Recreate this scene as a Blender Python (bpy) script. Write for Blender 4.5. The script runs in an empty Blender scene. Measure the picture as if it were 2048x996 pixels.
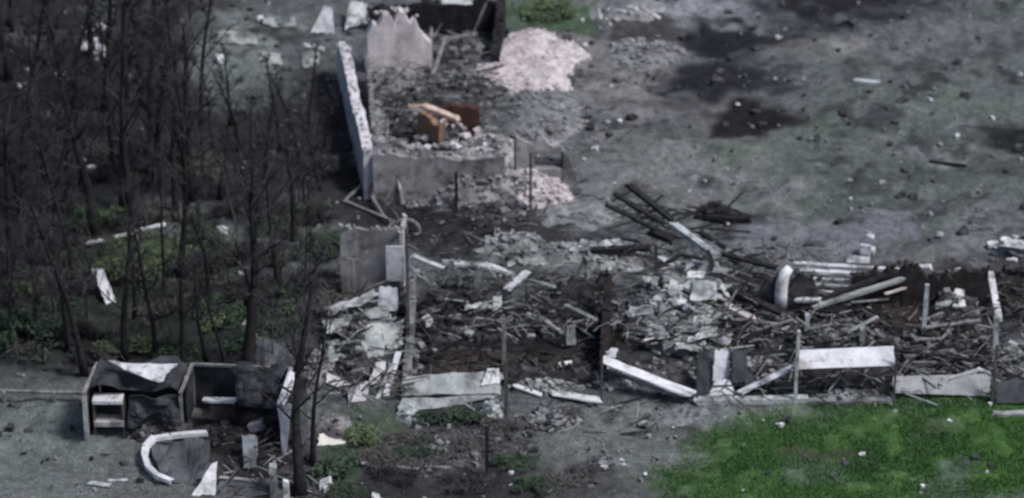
import bpy, math, random
import numpy as np
from mathutils import Vector, noise
R = math.radians
rng = random.Random(7)
sc = bpy.context.scene
col = sc.collection

# ------------------------------------------------------------ camera, sky, sun
PITCH, DIST, HALF = R(30), 130.0, 20.5
camd = bpy.data.cameras.new('camera'); cam = bpy.data.objects.new('camera', camd); col.objects.link(cam)
CAM = Vector((0, -DIST*math.cos(PITCH), DIST*math.sin(PITCH)))
cam.location = CAM; cam.rotation_euler = (math.pi/2-PITCH, 0, 0)
camd.sensor_width = 36; camd.lens = 18*DIST/HALF
camd.clip_start = 1; camd.clip_end = 6000
camd.dof.use_dof = True; camd.dof.focus_distance = 88; camd.dof.aperture_fstop = 0.45
sc.camera = cam
w = bpy.data.worlds.new('World'); sc.world = w; w.use_nodes = True
nt = w.node_tree; bg = nt.nodes['Background']
sky = nt.nodes.new('ShaderNodeTexSky'); sky.sky_type = 'NISHITA'; sky.sun_disc = False
SUN_EL, SUN_AZ = R(56), R(116)          # azimuth from +Y (away from camera) towards +X
sky.sun_elevation = SUN_EL; sky.sun_rotation = SUN_AZ; sky.dust_density = 3.0; sky.air_density = 1.0; sky.ozone_density = 2.0
nt.links.new(sky.outputs[0], bg.inputs[0]); bg.inputs[1].default_value = 0.062
sd = bpy.data.lights.new('sun', 'SUN'); sd.energy = 1.5; sd.angle = R(11); sd.color = (1, .985, .975)
so = bpy.data.objects.new('sun', sd); col.objects.link(so)
sdir = Vector((math.sin(SUN_AZ)*math.cos(SUN_EL), math.cos(SUN_AZ)*math.cos(SUN_EL), math.sin(SUN_EL)))
so.rotation_euler = sdir.to_track_quat('Z', 'Y').to_euler(); so.location = sdir*200
sc.view_settings.view_transform = 'Standard'; sc.view_settings.look = 'None'
sc.view_settings.exposure = 1.02; sc.view_settings.gamma = 1

# ------------------------------------------------------------ pixel -> place
F = 1024*DIST/HALF
FW = Vector((0, math.cos(PITCH), -math.sin(PITCH))); UP = Vector((0, math.sin(PITCH), math.cos(PITCH)))
def ray(x, y): return FW + Vector((1, 0, 0))*((x-1024)/F) + UP*((498-y)/F)
def atz(x, y, z):
    d = ray(x, y); return CAM + d*((z-CAM.z)/d.z)
HOLLOW = []          # (x, y, radius, depth): shallow pits in the ground
def gz(x, y):
    z = .07*np.sin(.31*x+.7)*np.sin(.27*y+1.1) + .05*np.sin(.83*x+.41*y) + .035*np.sin(1.5*x-1.1*y+2)
    for hx, hy, r, d in HOLLOW:
        z = z - d*np.exp(-((x-hx)**2+(y-hy)**2)/(r*r))
    return z
def gp(x, y, h=0.0):
    """ground (or h metres above it) seen at pixel x, y of the 2048 px photograph"""
    z = h
    for _ in range(4):
        p = atz(x, y, z); z = float(gz(p.x, p.y)) + h
    return atz(x, y, z)
for x, y, r, d in ((1560, 52, 1.6, .28), (1430, 95, 1.4, .3), (1500, 235, 1.5, .3), (1420, 870, 1.0, .3), (2030, 265, .9, .2),
                   (1290, 60, 1.0, .2), (880, 960, 1.6, .25), (1150, 940, 1.2, .2), (1440, 430, 1.2, .15), (1330, 160, .9, .2)):
    p = atz(x, y, 0); HOLLOW.append((p.x, p.y, r, d))
def up_to(base, y):
    """height of a vertical line on base whose top is seen at pixel row y"""
    t = (base.y-CAM.y)
    lo, hi = 0.0, 20.0
    for _ in range(40):
        m = (lo+hi)/2; q = Vector((base.x, base.y, base.z+m))-CAM
        if 498 - F*q.dot(UP)/q.dot(FW) > y: lo = m
        else: hi = m
    return lo

# ------------------------------------------------------------ materials
def mat(name, c1, c2, scale=3.0, rough=.9, bump=.25, c3=None, t3=.62, fine=14.0, metal=0, spec=.25):
    m = bpy.data.materials.new(name); m.use_nodes = True; n = m.node_tree; L = n.links.new
    b = n.nodes['Principled BSDF']; b.inputs['Roughness'].default_value = rough; b.inputs['Metallic'].default_value = metal
    b.inputs['Specular IOR Level'].default_value = spec
    g = n.nodes.new('ShaderNodeNewGeometry')
    def nz(s, d=6, r=.6):
        t = n.nodes.new('ShaderNodeTexNoise'); t.inputs['Scale'].default_value = s; t.inputs['Detail'].default_value = d
        t.inputs['Roughness'].default_value = r; L(g.outputs['Position'], t.inputs['Vector']); return t
    a = nz(scale); f = nz(fine, 4)
    r = n.nodes.new('ShaderNodeValToRGB'); r.color_ramp.elements[0].position = .36; r.color_ramp.elements[1].position = .64
    r.color_ramp.elements[0].color = (*c1, 1); r.color_ramp.elements[1].color = (*c2, 1); L(a.outputs['Fac'], r.inputs[0])
    out = r.outputs[0]
    if c3:
        s = nz(scale*.55, 8, .7); q = n.nodes.new('ShaderNodeValToRGB')
        q.color_ramp.elements[0].position = t3-.05; q.color_ramp.elements[1].position = t3+.05; L(s.outputs['Fac'], q.inputs[0])
        x = n.nodes.new('ShaderNodeMix'); x.data_type = 'RGBA'; L(q.outputs[0], x.inputs[0]); L(out, x.inputs[6]); x.inputs[7].default_value = (*c3, 1); out = x.outputs[2]
    o = n.nodes.new('ShaderNodeMix'); o.data_type = 'RGBA'; o.blend_type = 'OVERLAY'; o.inputs[0].default_value = .5
    L(out, o.inputs[6]); L(f.outputs['Fac'], o.inputs[7]); L(o.outputs[2], b.inputs['Base Color'])
    bp = n.nodes.new('ShaderNodeBump'); bp.inputs['Strength'].default_value = bump; bp.inputs['Distance'].default_value = .1
    L(f.outputs['Fac'], bp.inputs['Height']); L(bp.outputs[0], b.inputs['Normal'])
    return m
M = dict(
 white=mat('white_paint', (.50,.50,.53), (.68,.68,.71), 1.6, .75, .2, (.33,.32,.32), .57),
 offwhite=mat('weathered_white', (.46,.47,.49), (.62,.62,.64), 2.5, .85, .25, (.2,.2,.205), .54),
 plaster=mat('grey_plaster', (.16,.155,.16), (.35,.34,.345), 1.0, .95, .45, (.085,.08,.085), .54),
 palep=mat('pale_plaster', (.42,.41,.43), (.60,.59,.61), 1.4, .95, .3, (.22,.21,.22), .6),
 pink=mat('pink_plaster', (.40,.36,.37), (.60,.56,.575), 1.3, .95, .35, (.30,.24,.25), .6),
 pinkrub=mat('pink_rubble', (.34,.30,.302), (.60,.545,.55), 2.2, .95, .4, (.22,.19,.19), .62),
 slate=mat('grey_slate_sheet', (.22,.24,.24), (.36,.38,.375), 1.5, .85, .3, (.12,.13,.13), .54),
 slatel=mat('pale_slate_sheet', (.33,.35,.355), (.50,.52,.525), 1.8, .85, .3, (.17,.18,.185), .53),
 rub=mat('grey_rubble', (.11,.115,.12), (.24,.245,.25), 2.6, .95, .4, (.05,.05,.053), .58),
 drub=mat('dark_rubble', (.028,.028,.030), (.085,.085,.09), 2.6, .95, .4, (.018,.018,.02), .55),
 char=mat('charred_wood', (.008,.008,.010), (.026,.025,.027), 4, .85, .4),
 charb=mat('scorched_brown', (.016,.013,.013), (.04,.033,.032), 2.5, .95, .4),
 wood=mat('grey_weathered_wood', (.13,.128,.127), (.26,.255,.25), 3, .9, .3, (.07,.068,.066), .6),
 dwood=mat('dark_wood', (.05,.047,.046), (.11,.105,.103), 3, .9, .3),
 navy=mat('dark_sheet_metal', (.016,.018,.023), (.042,.045,.053), 1.6, .7, .25, (.075,.075,.08), .62),
 bluegrey=mat('blue_grey_sheet', (.045,.048,.056), (.095,.10,.112), 1.6, .7, .2, (.04,.043,.05), .6),
 bluep=mat('pale_blue_panel', (.40,.41,.44), (.52,.53,.56), 1.4, .75, .15),
 clay=mat('orange_clay', (.13,.08,.055), (.28,.18,.125), 2.4, .95, .35, (.14,.075,.045), .62),
 palecl=mat('pale_orange_wood', (.34,.24,.185), (.60,.48,.40), 2.4, .9, .3),
 brick=mat('brown_brick', (.035,.018,.015), (.075,.034,.028), 3, .95, .3),
 rust=mat('rusted_metal', (.05,.032,.026), (.10,.062,.05), 3, .8, .3),
 conc=mat('concrete', (.30,.30,.31), (.42,.42,.43), 1.7, .9, .3, (.16,.16,.165), .55),
 cream=mat('cream_board', (.52,.50,.45), (.62,.60,.55), 1.5, .8, .15),
 bark=mat('burnt_bark', (.008,.0075,.0085), (.026,.024,.026), 5, .95, .5),
 twig=mat('dead_twig', (.018,.0175,.019), (.058,.056,.060), .7, .95, .2),
 paletwig=mat('pale_dead_stem', (.06,.058,.06), (.11,.108,.11), 2, .95, .2),
 leaf=mat('green_leaf', (.045,.07,.032), (.105,.135,.072), 1.2, .8, .1),
 dleaf=mat('dark_green_leaf', (.018,.032,.022), (.055,.082,.050), 1.2, .8, .1),
 grass=mat('green_grass', (.040,.105,.030), (.075,.170,.046), .30, .8, .1, (.060,.105,.052), .62),
 dry=mat('dry_grey_grass', (.085,.09,.085), (.19,.195,.185), .8, .95, .1, (.05,.055,.05), .55),
)

# ------------------------------------------------------------ mesh helpers
def tag(o, label=None, cat=None, group=None, kind=None):
    if label: o['label'] = label
    if cat: o['category'] = cat
    if group: o['group'] = group
    if kind: o['kind'] = kind
    return o
def mesh_obj(name, V, Fc, m, parent=None, smooth=False, recenter=True):
    """link one mesh; top-level meshes get their origin at the middle of their base"""
    V = [Vector(v) for v in V]; off = Vector((0, 0, 0))
    if parent is not None: off = parent.location.copy()
    elif recenter and V:
        xs = [v.x for v in V]; ys = [v.y for v in V]
        off = Vector(((min(xs)+max(xs))/2, (min(ys)+max(ys))/2, min(v.z for v in V)))
    me = bpy.data.meshes.new(name); me.from_pydata([tuple(v-off) for v in V], [], Fc); me.materials.append(M[m] if isinstance(m, str) else m)
    if smooth:
        for p in me.polygons: p.use_smooth = True
    o = bpy.data.objects.new(name, me); col.objects.link(o)
    if parent is not None: o.parent = parent
    else: o.location = off
    return o
def empty(name, loc, label=None, cat=None, group=None):
    o = bpy.data.objects.new(name, None); o.empty_display_size = .3; col.objects.link(o); o.location = loc
    return tag(o, label, cat, group)
class MB:
    def __init__(s): s.V = []; s.F = []
    def add(s, V, Fc):
        k = len(s.V); s.V += list(V); s.F += [tuple(i+k for i in f) for f in Fc]
    def obj(s, name, m, parent=None, smooth=False): return mesh_obj(name, s.V, s.F, m, parent, smooth)
    def tube(s, pts, rad, n=5):
        k = len(s.V); pts = [Vector(p) for p in pts]
        for i, p in enumerate(pts):
            d = (pts[min(i+1, len(pts)-1)]-pts[max(i-1, 0)]).normalized()
            a = d.cross(Vector((0, 1, 0)) if abs(d.y) < .9 else Vector((1, 0, 0))).normalized(); b = d.cross(a)
            r = rad[i] if hasattr(rad, '__len__') else rad
            for q in range(n):
                t = 2*math.pi*q/n; s.V.append(p + a*(r*math.cos(t)) + b*(r*math.sin(t)))
        for i in range(len(pts)-1):
            for q in range(n):
                s.F.append((k+i*n+q, k+i*n+(q+1) % n, k+(i+1)*n+(q+1) % n, k+(i+1)*n+q))
        s.F.append(tuple(range(k+n-1, k-1, -1))); e = k+(len(pts)-1)*n; s.F.append(tuple(range(e, e+n)))
    def bar(s, a, b, w, t, seg=4, jit=.12, seed=0, roll=0):
        """weathered board or beam: a to b, w wide, t thick, uneven edges, splintered ends"""
        r = random.Random(seed); a = Vector(a); b = Vector(b); d = (b-a).normalized()
        side = d.cross(Vector((0, 0, 1)));  side = side.normalized() if side.length > .05 else Vector((1, 0, 0))
        n = side.cross(d).normalized()
        if roll: side, n = side*math.cos(roll)+n*math.sin(roll), n*math.cos(roll)-side*math.sin(roll)
        k = len(s.V); bow = r.uniform(-.005, .005)*(b-a).length
        for i in range(seg+1):
            u = i/seg; p = a.lerp(b, u) + n*bow*4*u*(1-u)
            for sx, sz in ((-1, -1), (1, -1), (1, 1), (-1, 1)):
                j = 1+r.uniform(-jit, jit); e = d*r.uniform(-.5, .5)*w if i in (0, seg) else Vector()
                s.V.append(p + side*(sx*w/2*j) + n*(sz*t/2*j) + e)
        for i in range(seg):
            for q in range(4):
                s.F.append((k+i*4+q, k+i*4+(q+1) % 4, k+i*4+4+(q+1) % 4, k+i*4+4+q))
        s.F.append((k+3, k+2, k+1, k)); e = k+seg*4; s.F.append((e, e+1, e+2, e+3))
    def sheet(s, c, th=.03, nu=8, nv=6, crumple=.04, seed=0, corr=0.0, ragged=.0):
        """sheet or slab with corners c[0..3] (round the edge), crumpled, with real thickness"""
        r = random.Random(seed); c = [Vector(q) for q in c]; off = Vector((seed*3.1, 0, 0))
        nrm = (c[2]-c[0]).cross(c[3]-c[1]).normalized()
        if nrm.z < 0: nrm = -nrm
        k = len(s.V); top = []
        for j in range(nv+1):
            for i in range(nu+1):
                u, v = i/nu, j/nv
                if ragged:
                    if i in (0, nu): u += r.uniform(-ragged, ragged)*.5
                    if j in (0, nv): v += r.uniform(-ragged, ragged)*.5
                p = c[0]*(1-u)*(1-v)+c[1]*u*(1-v)+c[2]*u*v+c[3]*(1-u)*v
                p = p + nrm*(crumple*noise.noise(p*1.3+off)*1.6 + crumple*.6*noise.noise(p*3.7+off) + (corr*(1 if i % 2 else -1)))
                top.append(p)
        s.V += top + [p-nrm*th for p in top]; N = len(top); W = nu+1
        flip = (c[1]-c[0]).cross(c[3]-c[0]).dot(nrm) < 0
        def f(*q): s.F.append(tuple(reversed(q)) if flip else q)
        for j in range(nv):
            for i in range(nu):
                a = k+j*W+i; f(a, a+1, a+W+1, a+W); f(a+N, a+W+N, a+W+1+N, a+1+N)
        edge = [j for j in range(nu)] + [nu+j*W for j in range(nv)] + [nv*W+nu-j for j in range(nu)] + [(nv-j)*W for j in range(nv)]
        for q in range(len(edge)):
            a, b = k+edge[q], k+edge[(q+1) % len(edge)]; f(a, a+N, b+N, b)
    def chunk(s, p, size, r, flat=.7):
        """broken lump: an uneven box with cut corners"""
        sx, sy, sz = (size*r.uniform(.6, 1.3) for _ in range(3)); sz *= flat
        ca, sa = math.cos(r.uniform(0, 6.28)), math.sin(r.uniform(0, 6.28)); ca, sa = (lambda t: (math.cos(t), math.sin(t)))(r.uniform(0, 6.28))
        tl = r.uniform(-.5, .5); k = len(s.V)
        for z in (-1, 1):
            for x, y in ((-1, -1), (1, -1), (1, 1), (-1, 1)):
                qx, qy, qz = x*sx/2*r.uniform(.6, 1.1), y*sy/2*r.uniform(.6, 1.1), z*sz/2*r.uniform(.7, 1.1)
                qz, qx = qz+tl*qx, qx-tl*qz*.5
                s.V.append(Vector((p[0]+qx*ca-qy*sa, p[1]+qx*sa+qy*ca, p[2]+qz)))
        s.F += [tuple(k+i for i in q) for q in ((3, 2, 1, 0), (4, 5, 6, 7), (0, 1, 5, 4), (1, 2, 6, 5), (2, 3, 7, 6), (3, 0, 4, 7))]

_seed = [100]
def sd_():
    _seed[0] += 1; return _seed[0]
def beam(name, label, cat, a, b, w, t, m, group=None, roll=0):
    mb = MB(); mb.bar(gp(*a), gp(*b), w, t, 9, .2 if w < .22 else .08, sd_(), roll); return tag(mb.obj(name, m), label, cat, group)
def sheet(name, label, cat, pts, m, th=.03, crumple=.04, corr=0, nu=10, nv=7, group=None, ragged=.08):
    mb = MB(); mb.sheet([gp(*p) for p in pts], th, nu, nv, crumple, sd_(), corr, ragged); return tag(mb.obj(name, m), label, cat, group)
def post(name, label, cat, x, yb, yt, w, m, lean=0, group=None):
    b = gp(x, yb); h = up_to(b, yt); mb = MB()
    mb.bar(b-Vector((0, 0, .08)), b+Vector((lean, 0, h)), w, w, 5, .12, sd_()); return tag(mb.obj(name, m), label, cat, group)

# ------------------------------------------------------------ ground
def patch_list():
    ash, dark, black, brown = (.138,.142,.158), (.045,.046,.05), (.024,.024,.027), (.042,.036,.036)
    green, olive, dgreen = (.055,.118,.032), (.096,.110,.105), (.035,.055,.035)
    P = []
    def a(cx, cy, rx, ry, c, s=1.0): P.append((cx, cy, rx, ry, c, s))
    a(1700, 330, 420, 130, olive, .9); a(1850, 130, 300, 120, olive, .6); a(1450, 330, 200, 60, olive, .6)
    a(1750, 480, 380, 60, ash, .9); a(1330, 300, 190, 130, (.165,.165,.17), .8); a(1230, 110, 130, 110, (.18,.175,.172), .8)
    r = random.Random(77)
    for _ in range(230):
        x, y = r.uniform(1150, 2048), r.uniform(0, 520); k = r.random()
        if k < .55: a(x, y, r.uniform(14, 46), r.uniform(5, 13), (.035,.038,.04), r.uniform(.45, .95))
        elif k < .8: a(x, y, r.uniform(20, 70), r.uniform(6, 16), (.20,.20,.21), r.uniform(.25, .6))
        else: a(x, y, r.uniform(30, 90), r.uniform(8, 22), (.10,.125,.10), r.uniform(.3, .7))
    for _ in range(60):
        x, y = r.choice([(r.uniform(0, 640), r.uniform(760, 996)), (r.uniform(1000, 1500), r.uniform(810, 996)), (r.uniform(400, 640), r.uniform(20, 240)), (r.uniform(1400, 2048), r.uniform(830, 996))])
        a(x, y, r.uniform(14, 46), r.uniform(5, 13), r.choice([(.05,.055,.055), (.04, .06, .035), (.13,.14,.13)]), r.uniform(.35, .75))
    pass
    a(1380, 40, 180, 40, (.24,.25,.27), .8); a(1250, 22, 90, 14, (.30,.31,.33), .8)
    a(1090, 30, 90, 30, (.05,.085,.045), .9)
    a(1470, 75, 140, 40, (.015,.016,.020), 1); a(1720, 20, 210, 36, (.016,.016,.020), 1); a(1440, 160, 130, 42, (.018,.018,.023), 1); a(1510, 240, 115, 34, (.015,.0125,.0135), 1)
    a(1290, 55, 70, 32, (.035,.033,.034), .9); a(2030, 268, 70, 32, (.016,.017,.018), 1); a(1590, 85, 60, 20, (.03,.03,.034), .8); a(1340, 262, 60, 20, dark, .7); a(1760, 232, 55, 16, dark, .8); a(1850, 130, 60, 14, dark, .7); a(1900, 105, 50, 10, dark, .7); a(1330, 205, 60, 12, (.045,.04,.04), .7); a(1830, 355, 70, 16, dark, .55); a(1990, 335, 110, 20, dark, .55); a(1440, 432, 75, 22, black, .8); a(1850, 485, 60, 18, dark, .6)
    a(1640, 90, 120, 20, (.20,.19,.185), .5); a(1860, 60, 160, 50, ash, .5)
    # burnt floor of the thicket, with some shadow painted into the ground colour
    a(120, 220, 480, 380, (.022,.0205,.022), 1); a(450, 330, 290, 140, (.026,.024,.025), 1); a(240, 620, 440, 150, (.022,.023,.024), 1); a(640, 260, 90, 160, black, .95)  # black beside the house: burnt ground plus the wall's shadow painted in
    a(530, 90, 150, 75, (.15,.168,.165), 1); a(440, 140, 100, 50, (.13,.15,.146), .9); a(555, 62, 80, 13, black, .85); a(470, 105, 60, 9, dark, .7); a(620, 110, 40, 50, dark, .7); a(400, 60, 50, 16, dark, .6); a(590, 150, 60, 16, dark, .7); a(480, 200, 110, 26, (.08,.09,.088), .6); a(210, 15, 70, 20, (.10,.12,.105), .8); a(110, 75, 110, 24, (.075,.078,.08), .7)  # small dark and black patches paint shadow streaks into the clearing
    a(430, 460, 140, 60, (.115,.132,.128), 1); a(650, 500, 80, 65, (.095,.105,.10), .95); a(560, 420, 180, 40, (.06,.062,.062), .7)
    a(300, 520, 130, 55, (.065,.09,.045), .95); a(60, 640, 130, 90, (.035,.05,.035), .9); a(330, 620, 150, 60, (.032,.042,.032), .8); a(110, 450, 80, 40, (.06,.068,.066), .7); a(190, 400, 50, 60, (.05,.055,.054), .6); a(330, 430, 60, 40, (.07,.078,.076), .7)
    # in front of the upper house, and the middle ruin
    a(880, 440, 190, 62, black, 1); a(1030, 470, 150, 42, (.03,.031,.034), .95); a(740, 420, 90, 60, black, .95); a(1100, 420, 90, 40, dark, .7)
    a(1000, 660, 250, 110, (.026,.023,.024), 1); a(1140, 700, 110, 80, black, .9); a(1180, 510, 200, 22, (.19,.205,.20), .8)
    a(730, 660, 110, 120, dark, .8); a(1650, 690, 430, 120, (.034,.035,.038), .95); a(1850, 600, 170, 80, (.03,.027,.027), .95); a(2040, 560, 70, 80, brown, .9); a(1500, 600, 100, 60, black, .8)
    # foreground
    a(1690, 765, 115, 28, black, .95); a(1320, 752, 90, 30, black, .9); a(1520, 755, 80, 32, black, .9); a(1880, 735, 110, 30, black, .8)  # black patches paint the shade under the white panel and in the fence gaps
    a(90, 900, 200, 110, (.125,.142,.138), 1); a(330, 960, 240, 60, (.11,.12,.12), .8); a(480, 900, 130, 90, brown, .9)
    a(900, 930, 270, 80, (.042,.042,.044), .95); a(900, 985, 240, 40, black, .8); a(1230, 880, 200, 90, (.125,.135,.13), .9); a(1150, 970, 120, 40, (.05,.048,.05), .7)
    a(720, 860, 90, 60, (.06,.085,.05), .8); a(680, 930, 70, 40, dgreen, .8); a(900, 830, 150, 36, (.055,.065,.06), .8)
    a(1500, 830, 190, 26, (.15,.155,.16), .8); a(1420, 862, 90, 24, black, .85)
    a(1480, 950, 210, 70, (.07,.095,.06), .8); a(1760, 920, 360, 115, green, .95); a(2000, 880, 230, 95, green, 1); a(1480, 970, 150, 50, green, .7)
    a(1620, 905, 80, 16, (.05,.045,.04), .8); a(1880, 850, 80, 24, (.06,.075,.05), .6); a(1900, 960, 70, 40, (.09,.11,.10), .7); a(1620, 950, 70, 26, (.09,.115,.10), .7)
    return P
PATCH = patch_list()
def vnoise(x, y, s, seed=0):
    x = np.asarray(x)*s; y = np.asarray(y)*s
    xi = np.floor(x).astype(np.int64); yi = np.floor(y).astype(np.int64); fx = x-xi; fy = y-yi
    fx = fx*fx*(3-2*fx); fy = fy*fy*(3-2*fy)
    def h(a, b):
        n = (a*374761393 + b*668265263 + seed*974634777) & 0x7fffffff; n = ((n ^ (n >> 13))*1274126177) & 0x7fffffff
        return ((n ^ (n >> 16)) & 0xffff)/65535.0
    return (h(xi, yi)*(1-fx)+h(xi+1, yi)*fx)*(1-fy)+(h(xi, yi+1)*(1-fx)+h(xi+1, yi+1)*fx)*fy
def to_px(X, Y):
    """ground position -> pixel, arrays"""
    dx, dy, dz = X-CAM.x, Y-CAM.y, -CAM.z
    dep = dy*FW.y + dz*FW.z; return 1024+F*dx/dep, 498-F*(dy*UP.y+dz*UP.z)/dep
def ground_color(X, Y):
    px, py = to_px(X, Y)
    wx = (vnoise(X, Y, .8, 3)-.5)*70 + (vnoise(X, Y, 2.4, 4)-.5)*50; wy = (vnoise(X, Y, .8, 5)-.5)*36 + (vnoise(X, Y, 2.4, 6)-.5)*26
    C = np.zeros(X.shape+(3,)); C[...] = (.104, .111, .117)
    for cx, cy, rx, ry, c, s in PATCH:
        d = np.sqrt(((px+wx-cx)/rx)**2+((py+wy-cy)/ry)**2); a = np.clip((1.3-d)/.75, 0, 1); a = (a*a*(3-2*a))**.8*s
        C = C*(1-a[..., None]) + np.array(c)*a[..., None]
    return C
def build_ground():
    def axis(lo, hi, st):
        fine = list(np.arange(lo, hi+1e-6, st)); out, s, v = [], st*2, hi
        while v < 2500: v += s; s *= 1.5; out.append(v)
        pre, s, v = [], st*2, lo
        while v > -2500: v -= s; s *= 1.5; pre.append(v)
        return np.array(pre[::-1]+fine+out)
    xs, ys = axis(-30, 30, .19), axis(-26, 32, .19)
    X, Y = np.meshgrid(xs, ys); core = (np.abs(X) < 40) & (np.abs(Y) < 42)
    Z = gz(X, Y) + np.where(core, (vnoise(X, Y, 1.3, 11)-.5)*.20 + (vnoise(X, Y, 3.3, 12)-.5)*.12, 0) - .02
    nx, ny = len(xs), len(ys)
    V = np.stack([X, Y, Z], -1).reshape(-1, 3)
    idx = np.arange(nx*ny).reshape(ny, nx); Q = np.stack([idx[:-1, :-1], idx[:-1, 1:], idx[1:, 1:], idx[1:, :-1]], -1).reshape(-1, 4)
    me = bpy.data.meshes.new('ground'); me.from_pydata(V.tolist(), [], Q.tolist())
    for p in me.polygons: p.use_smooth = True
    ca = me.color_attributes.new('soil_and_shade', 'FLOAT_COLOR', 'POINT')
    C = ground_color(X, Y).reshape(-1, 3); ca.data.foreach_set('color', np.concatenate([C, np.ones((len(C), 1))], 1).astype(np.float32).ravel())
    m = bpy.data.materials.new('burnt_shaded_soil'); m.use_nodes = True; n = m.node_tree; L = n.links.new; b = n.nodes['Principled BSDF']
    b.inputs['Roughness'].default_value = .95; b.inputs['Specular IOR Level'].default_value = .15
    at = n.nodes.new('ShaderNodeVertexColor'); at.layer_name = 'soil_and_shade'; g = n.nodes.new('ShaderNodeNewGeometry'); col_ = at.outputs[0]
    for s, k, lo, hi in ((.9, .45, .2, .8), (3.2, .55, .18, .82), (11, .6, .15, .85)):
        t = n.nodes.new('ShaderNodeTexNoise'); t.inputs['Scale'].default_value = s; t.inputs['Detail'].default_value = 6; t.inputs['Roughness'].default_value = .65
        L(g.outputs['Position'], t.inputs['Vector'])
        r = n.nodes.new('ShaderNodeMapRange'); r.inputs[1].default_value = .32; r.inputs[2].default_value = .68; r.inputs[3].default_value = lo; r.inputs[4].default_value = hi; L(t.outputs['Fac'], r.inputs[0])
        x = n.nodes.new('ShaderNodeMix'); x.data_type = 'RGBA'; x.blend_type = 'OVERLAY'; x.inputs[0].default_value = k; L(col_, x.inputs[6]); L(r.outputs[0], x.inputs[7]); col_ = x.outputs[2]
    L(col_, b.inputs['Base Color'])
    bp = n.nodes.new('ShaderNodeBump'); bp.inputs['Strength'].default_value = .7; bp.inputs['Distance'].default_value = .15; L(t.outputs['Fac'], bp.inputs['Height']); L(bp.outputs[0], b.inputs['Normal'])
    me.materials.append(m); o = bpy.data.objects.new('ground', me); col.objects.link(o); o['kind'] = 'structure'
build_ground()

# ------------------------------------------------------------ ruined walls
def ruin_wall(mb, p0, p1, H, th=.4, holes=(), sill=.8, head=1.7, seed=0, step=.22, rag=.16):
    """standing wall remnant p0 -> p1; H = [(u, height)], holes = [(u0, u1)]; broken uneven top"""
    r = random.Random(seed); p0 = Vector(p0); p1 = Vector(p1); Ln = (p1-p0).length; n = max(4, int(Ln/step)); d = (p1-p0).normalized()
    nr = Vector((-d.y, d.x, 0)); zb = min(p0.z, p1.z)-.15
    us = sorted(set([i/n for i in range(n+1)]+[u for h in holes for u in h]))
    def hh(u):
        for (a, ha), (b, hb) in zip(H, H[1:]):
            if a <= u <= b: return ha+(hb-ha)*(u-a)/(b-a)
        return H[-1][1]
    hs = [max(.1, hh(u)+(r.uniform(-rag, rag)+rag*2.2*noise.noise(Vector((u*Ln*.9, seed*1.3, 0))))*min(1, hh(u))) for u in us]
    lev = [0, sill, head, 99]
    def open_(i): return any(a-1e-6 <= us[i] and us[i+1] <= b+1e-6 for a, b in holes)
    g = {}
    def v(i, l, side):
        z = min(lev[l], hs[i]) if l < 3 else hs[i]
        key = (i, round(z, 4), side)
        if key not in g:
            jx = r.uniform(-.02, .02); g[key] = len(mb.V)
            q = p0.lerp(p1, us[i]); mb.V.append(Vector((q.x, q.y, zb if z == 0 else q.z+z)) + nr*(side*th/2+jx))
        return g[key]
    def quad(a, b, c, e):
        f = []
        for q in (a, b, c, e):
            if q not in f: f.append(q)
        if len(f) > 2: mb.F.append(tuple(f))
    N = len(us)-1
    for i in range(N):
        for l in range(3):
            if l == 1 and open_(i): continue
            quad(v(i, l, -1), v(i+1, l, -1), v(i+1, l+1, -1), v(i, l+1, -1)); quad(v(i+1, l, 1), v(i, l, 1), v(i, l+1, 1), v(i+1, l+1, 1))
        quad(v(i, 3, -1), v(i+1, 3, -1), v(i+1, 3, 1), v(i, 3, 1))
        if open_(i):
            quad(v(i, 1, -1), v(i+1, 1, -1), v(i+1, 1, 1), v(i, 1, 1)); quad(v(i, 2, 1), v(i+1, 2, 1), v(i+1, 2, -1), v(i, 2, -1))
    for i in list(range(N+1)):
        left = i > 0 and not open_(i-1); right = i < N and not open_(i)
        if i in (0, N):
            for l in range(3): quad(v(i, l, -1), v(i, l+1, -1), v(i, l+1, 1), v(i, l, 1))
        elif left != right: quad(v(i, 1, -1), v(i, 2, -1), v(i, 2, 1), v(i, 1, 1))

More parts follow.
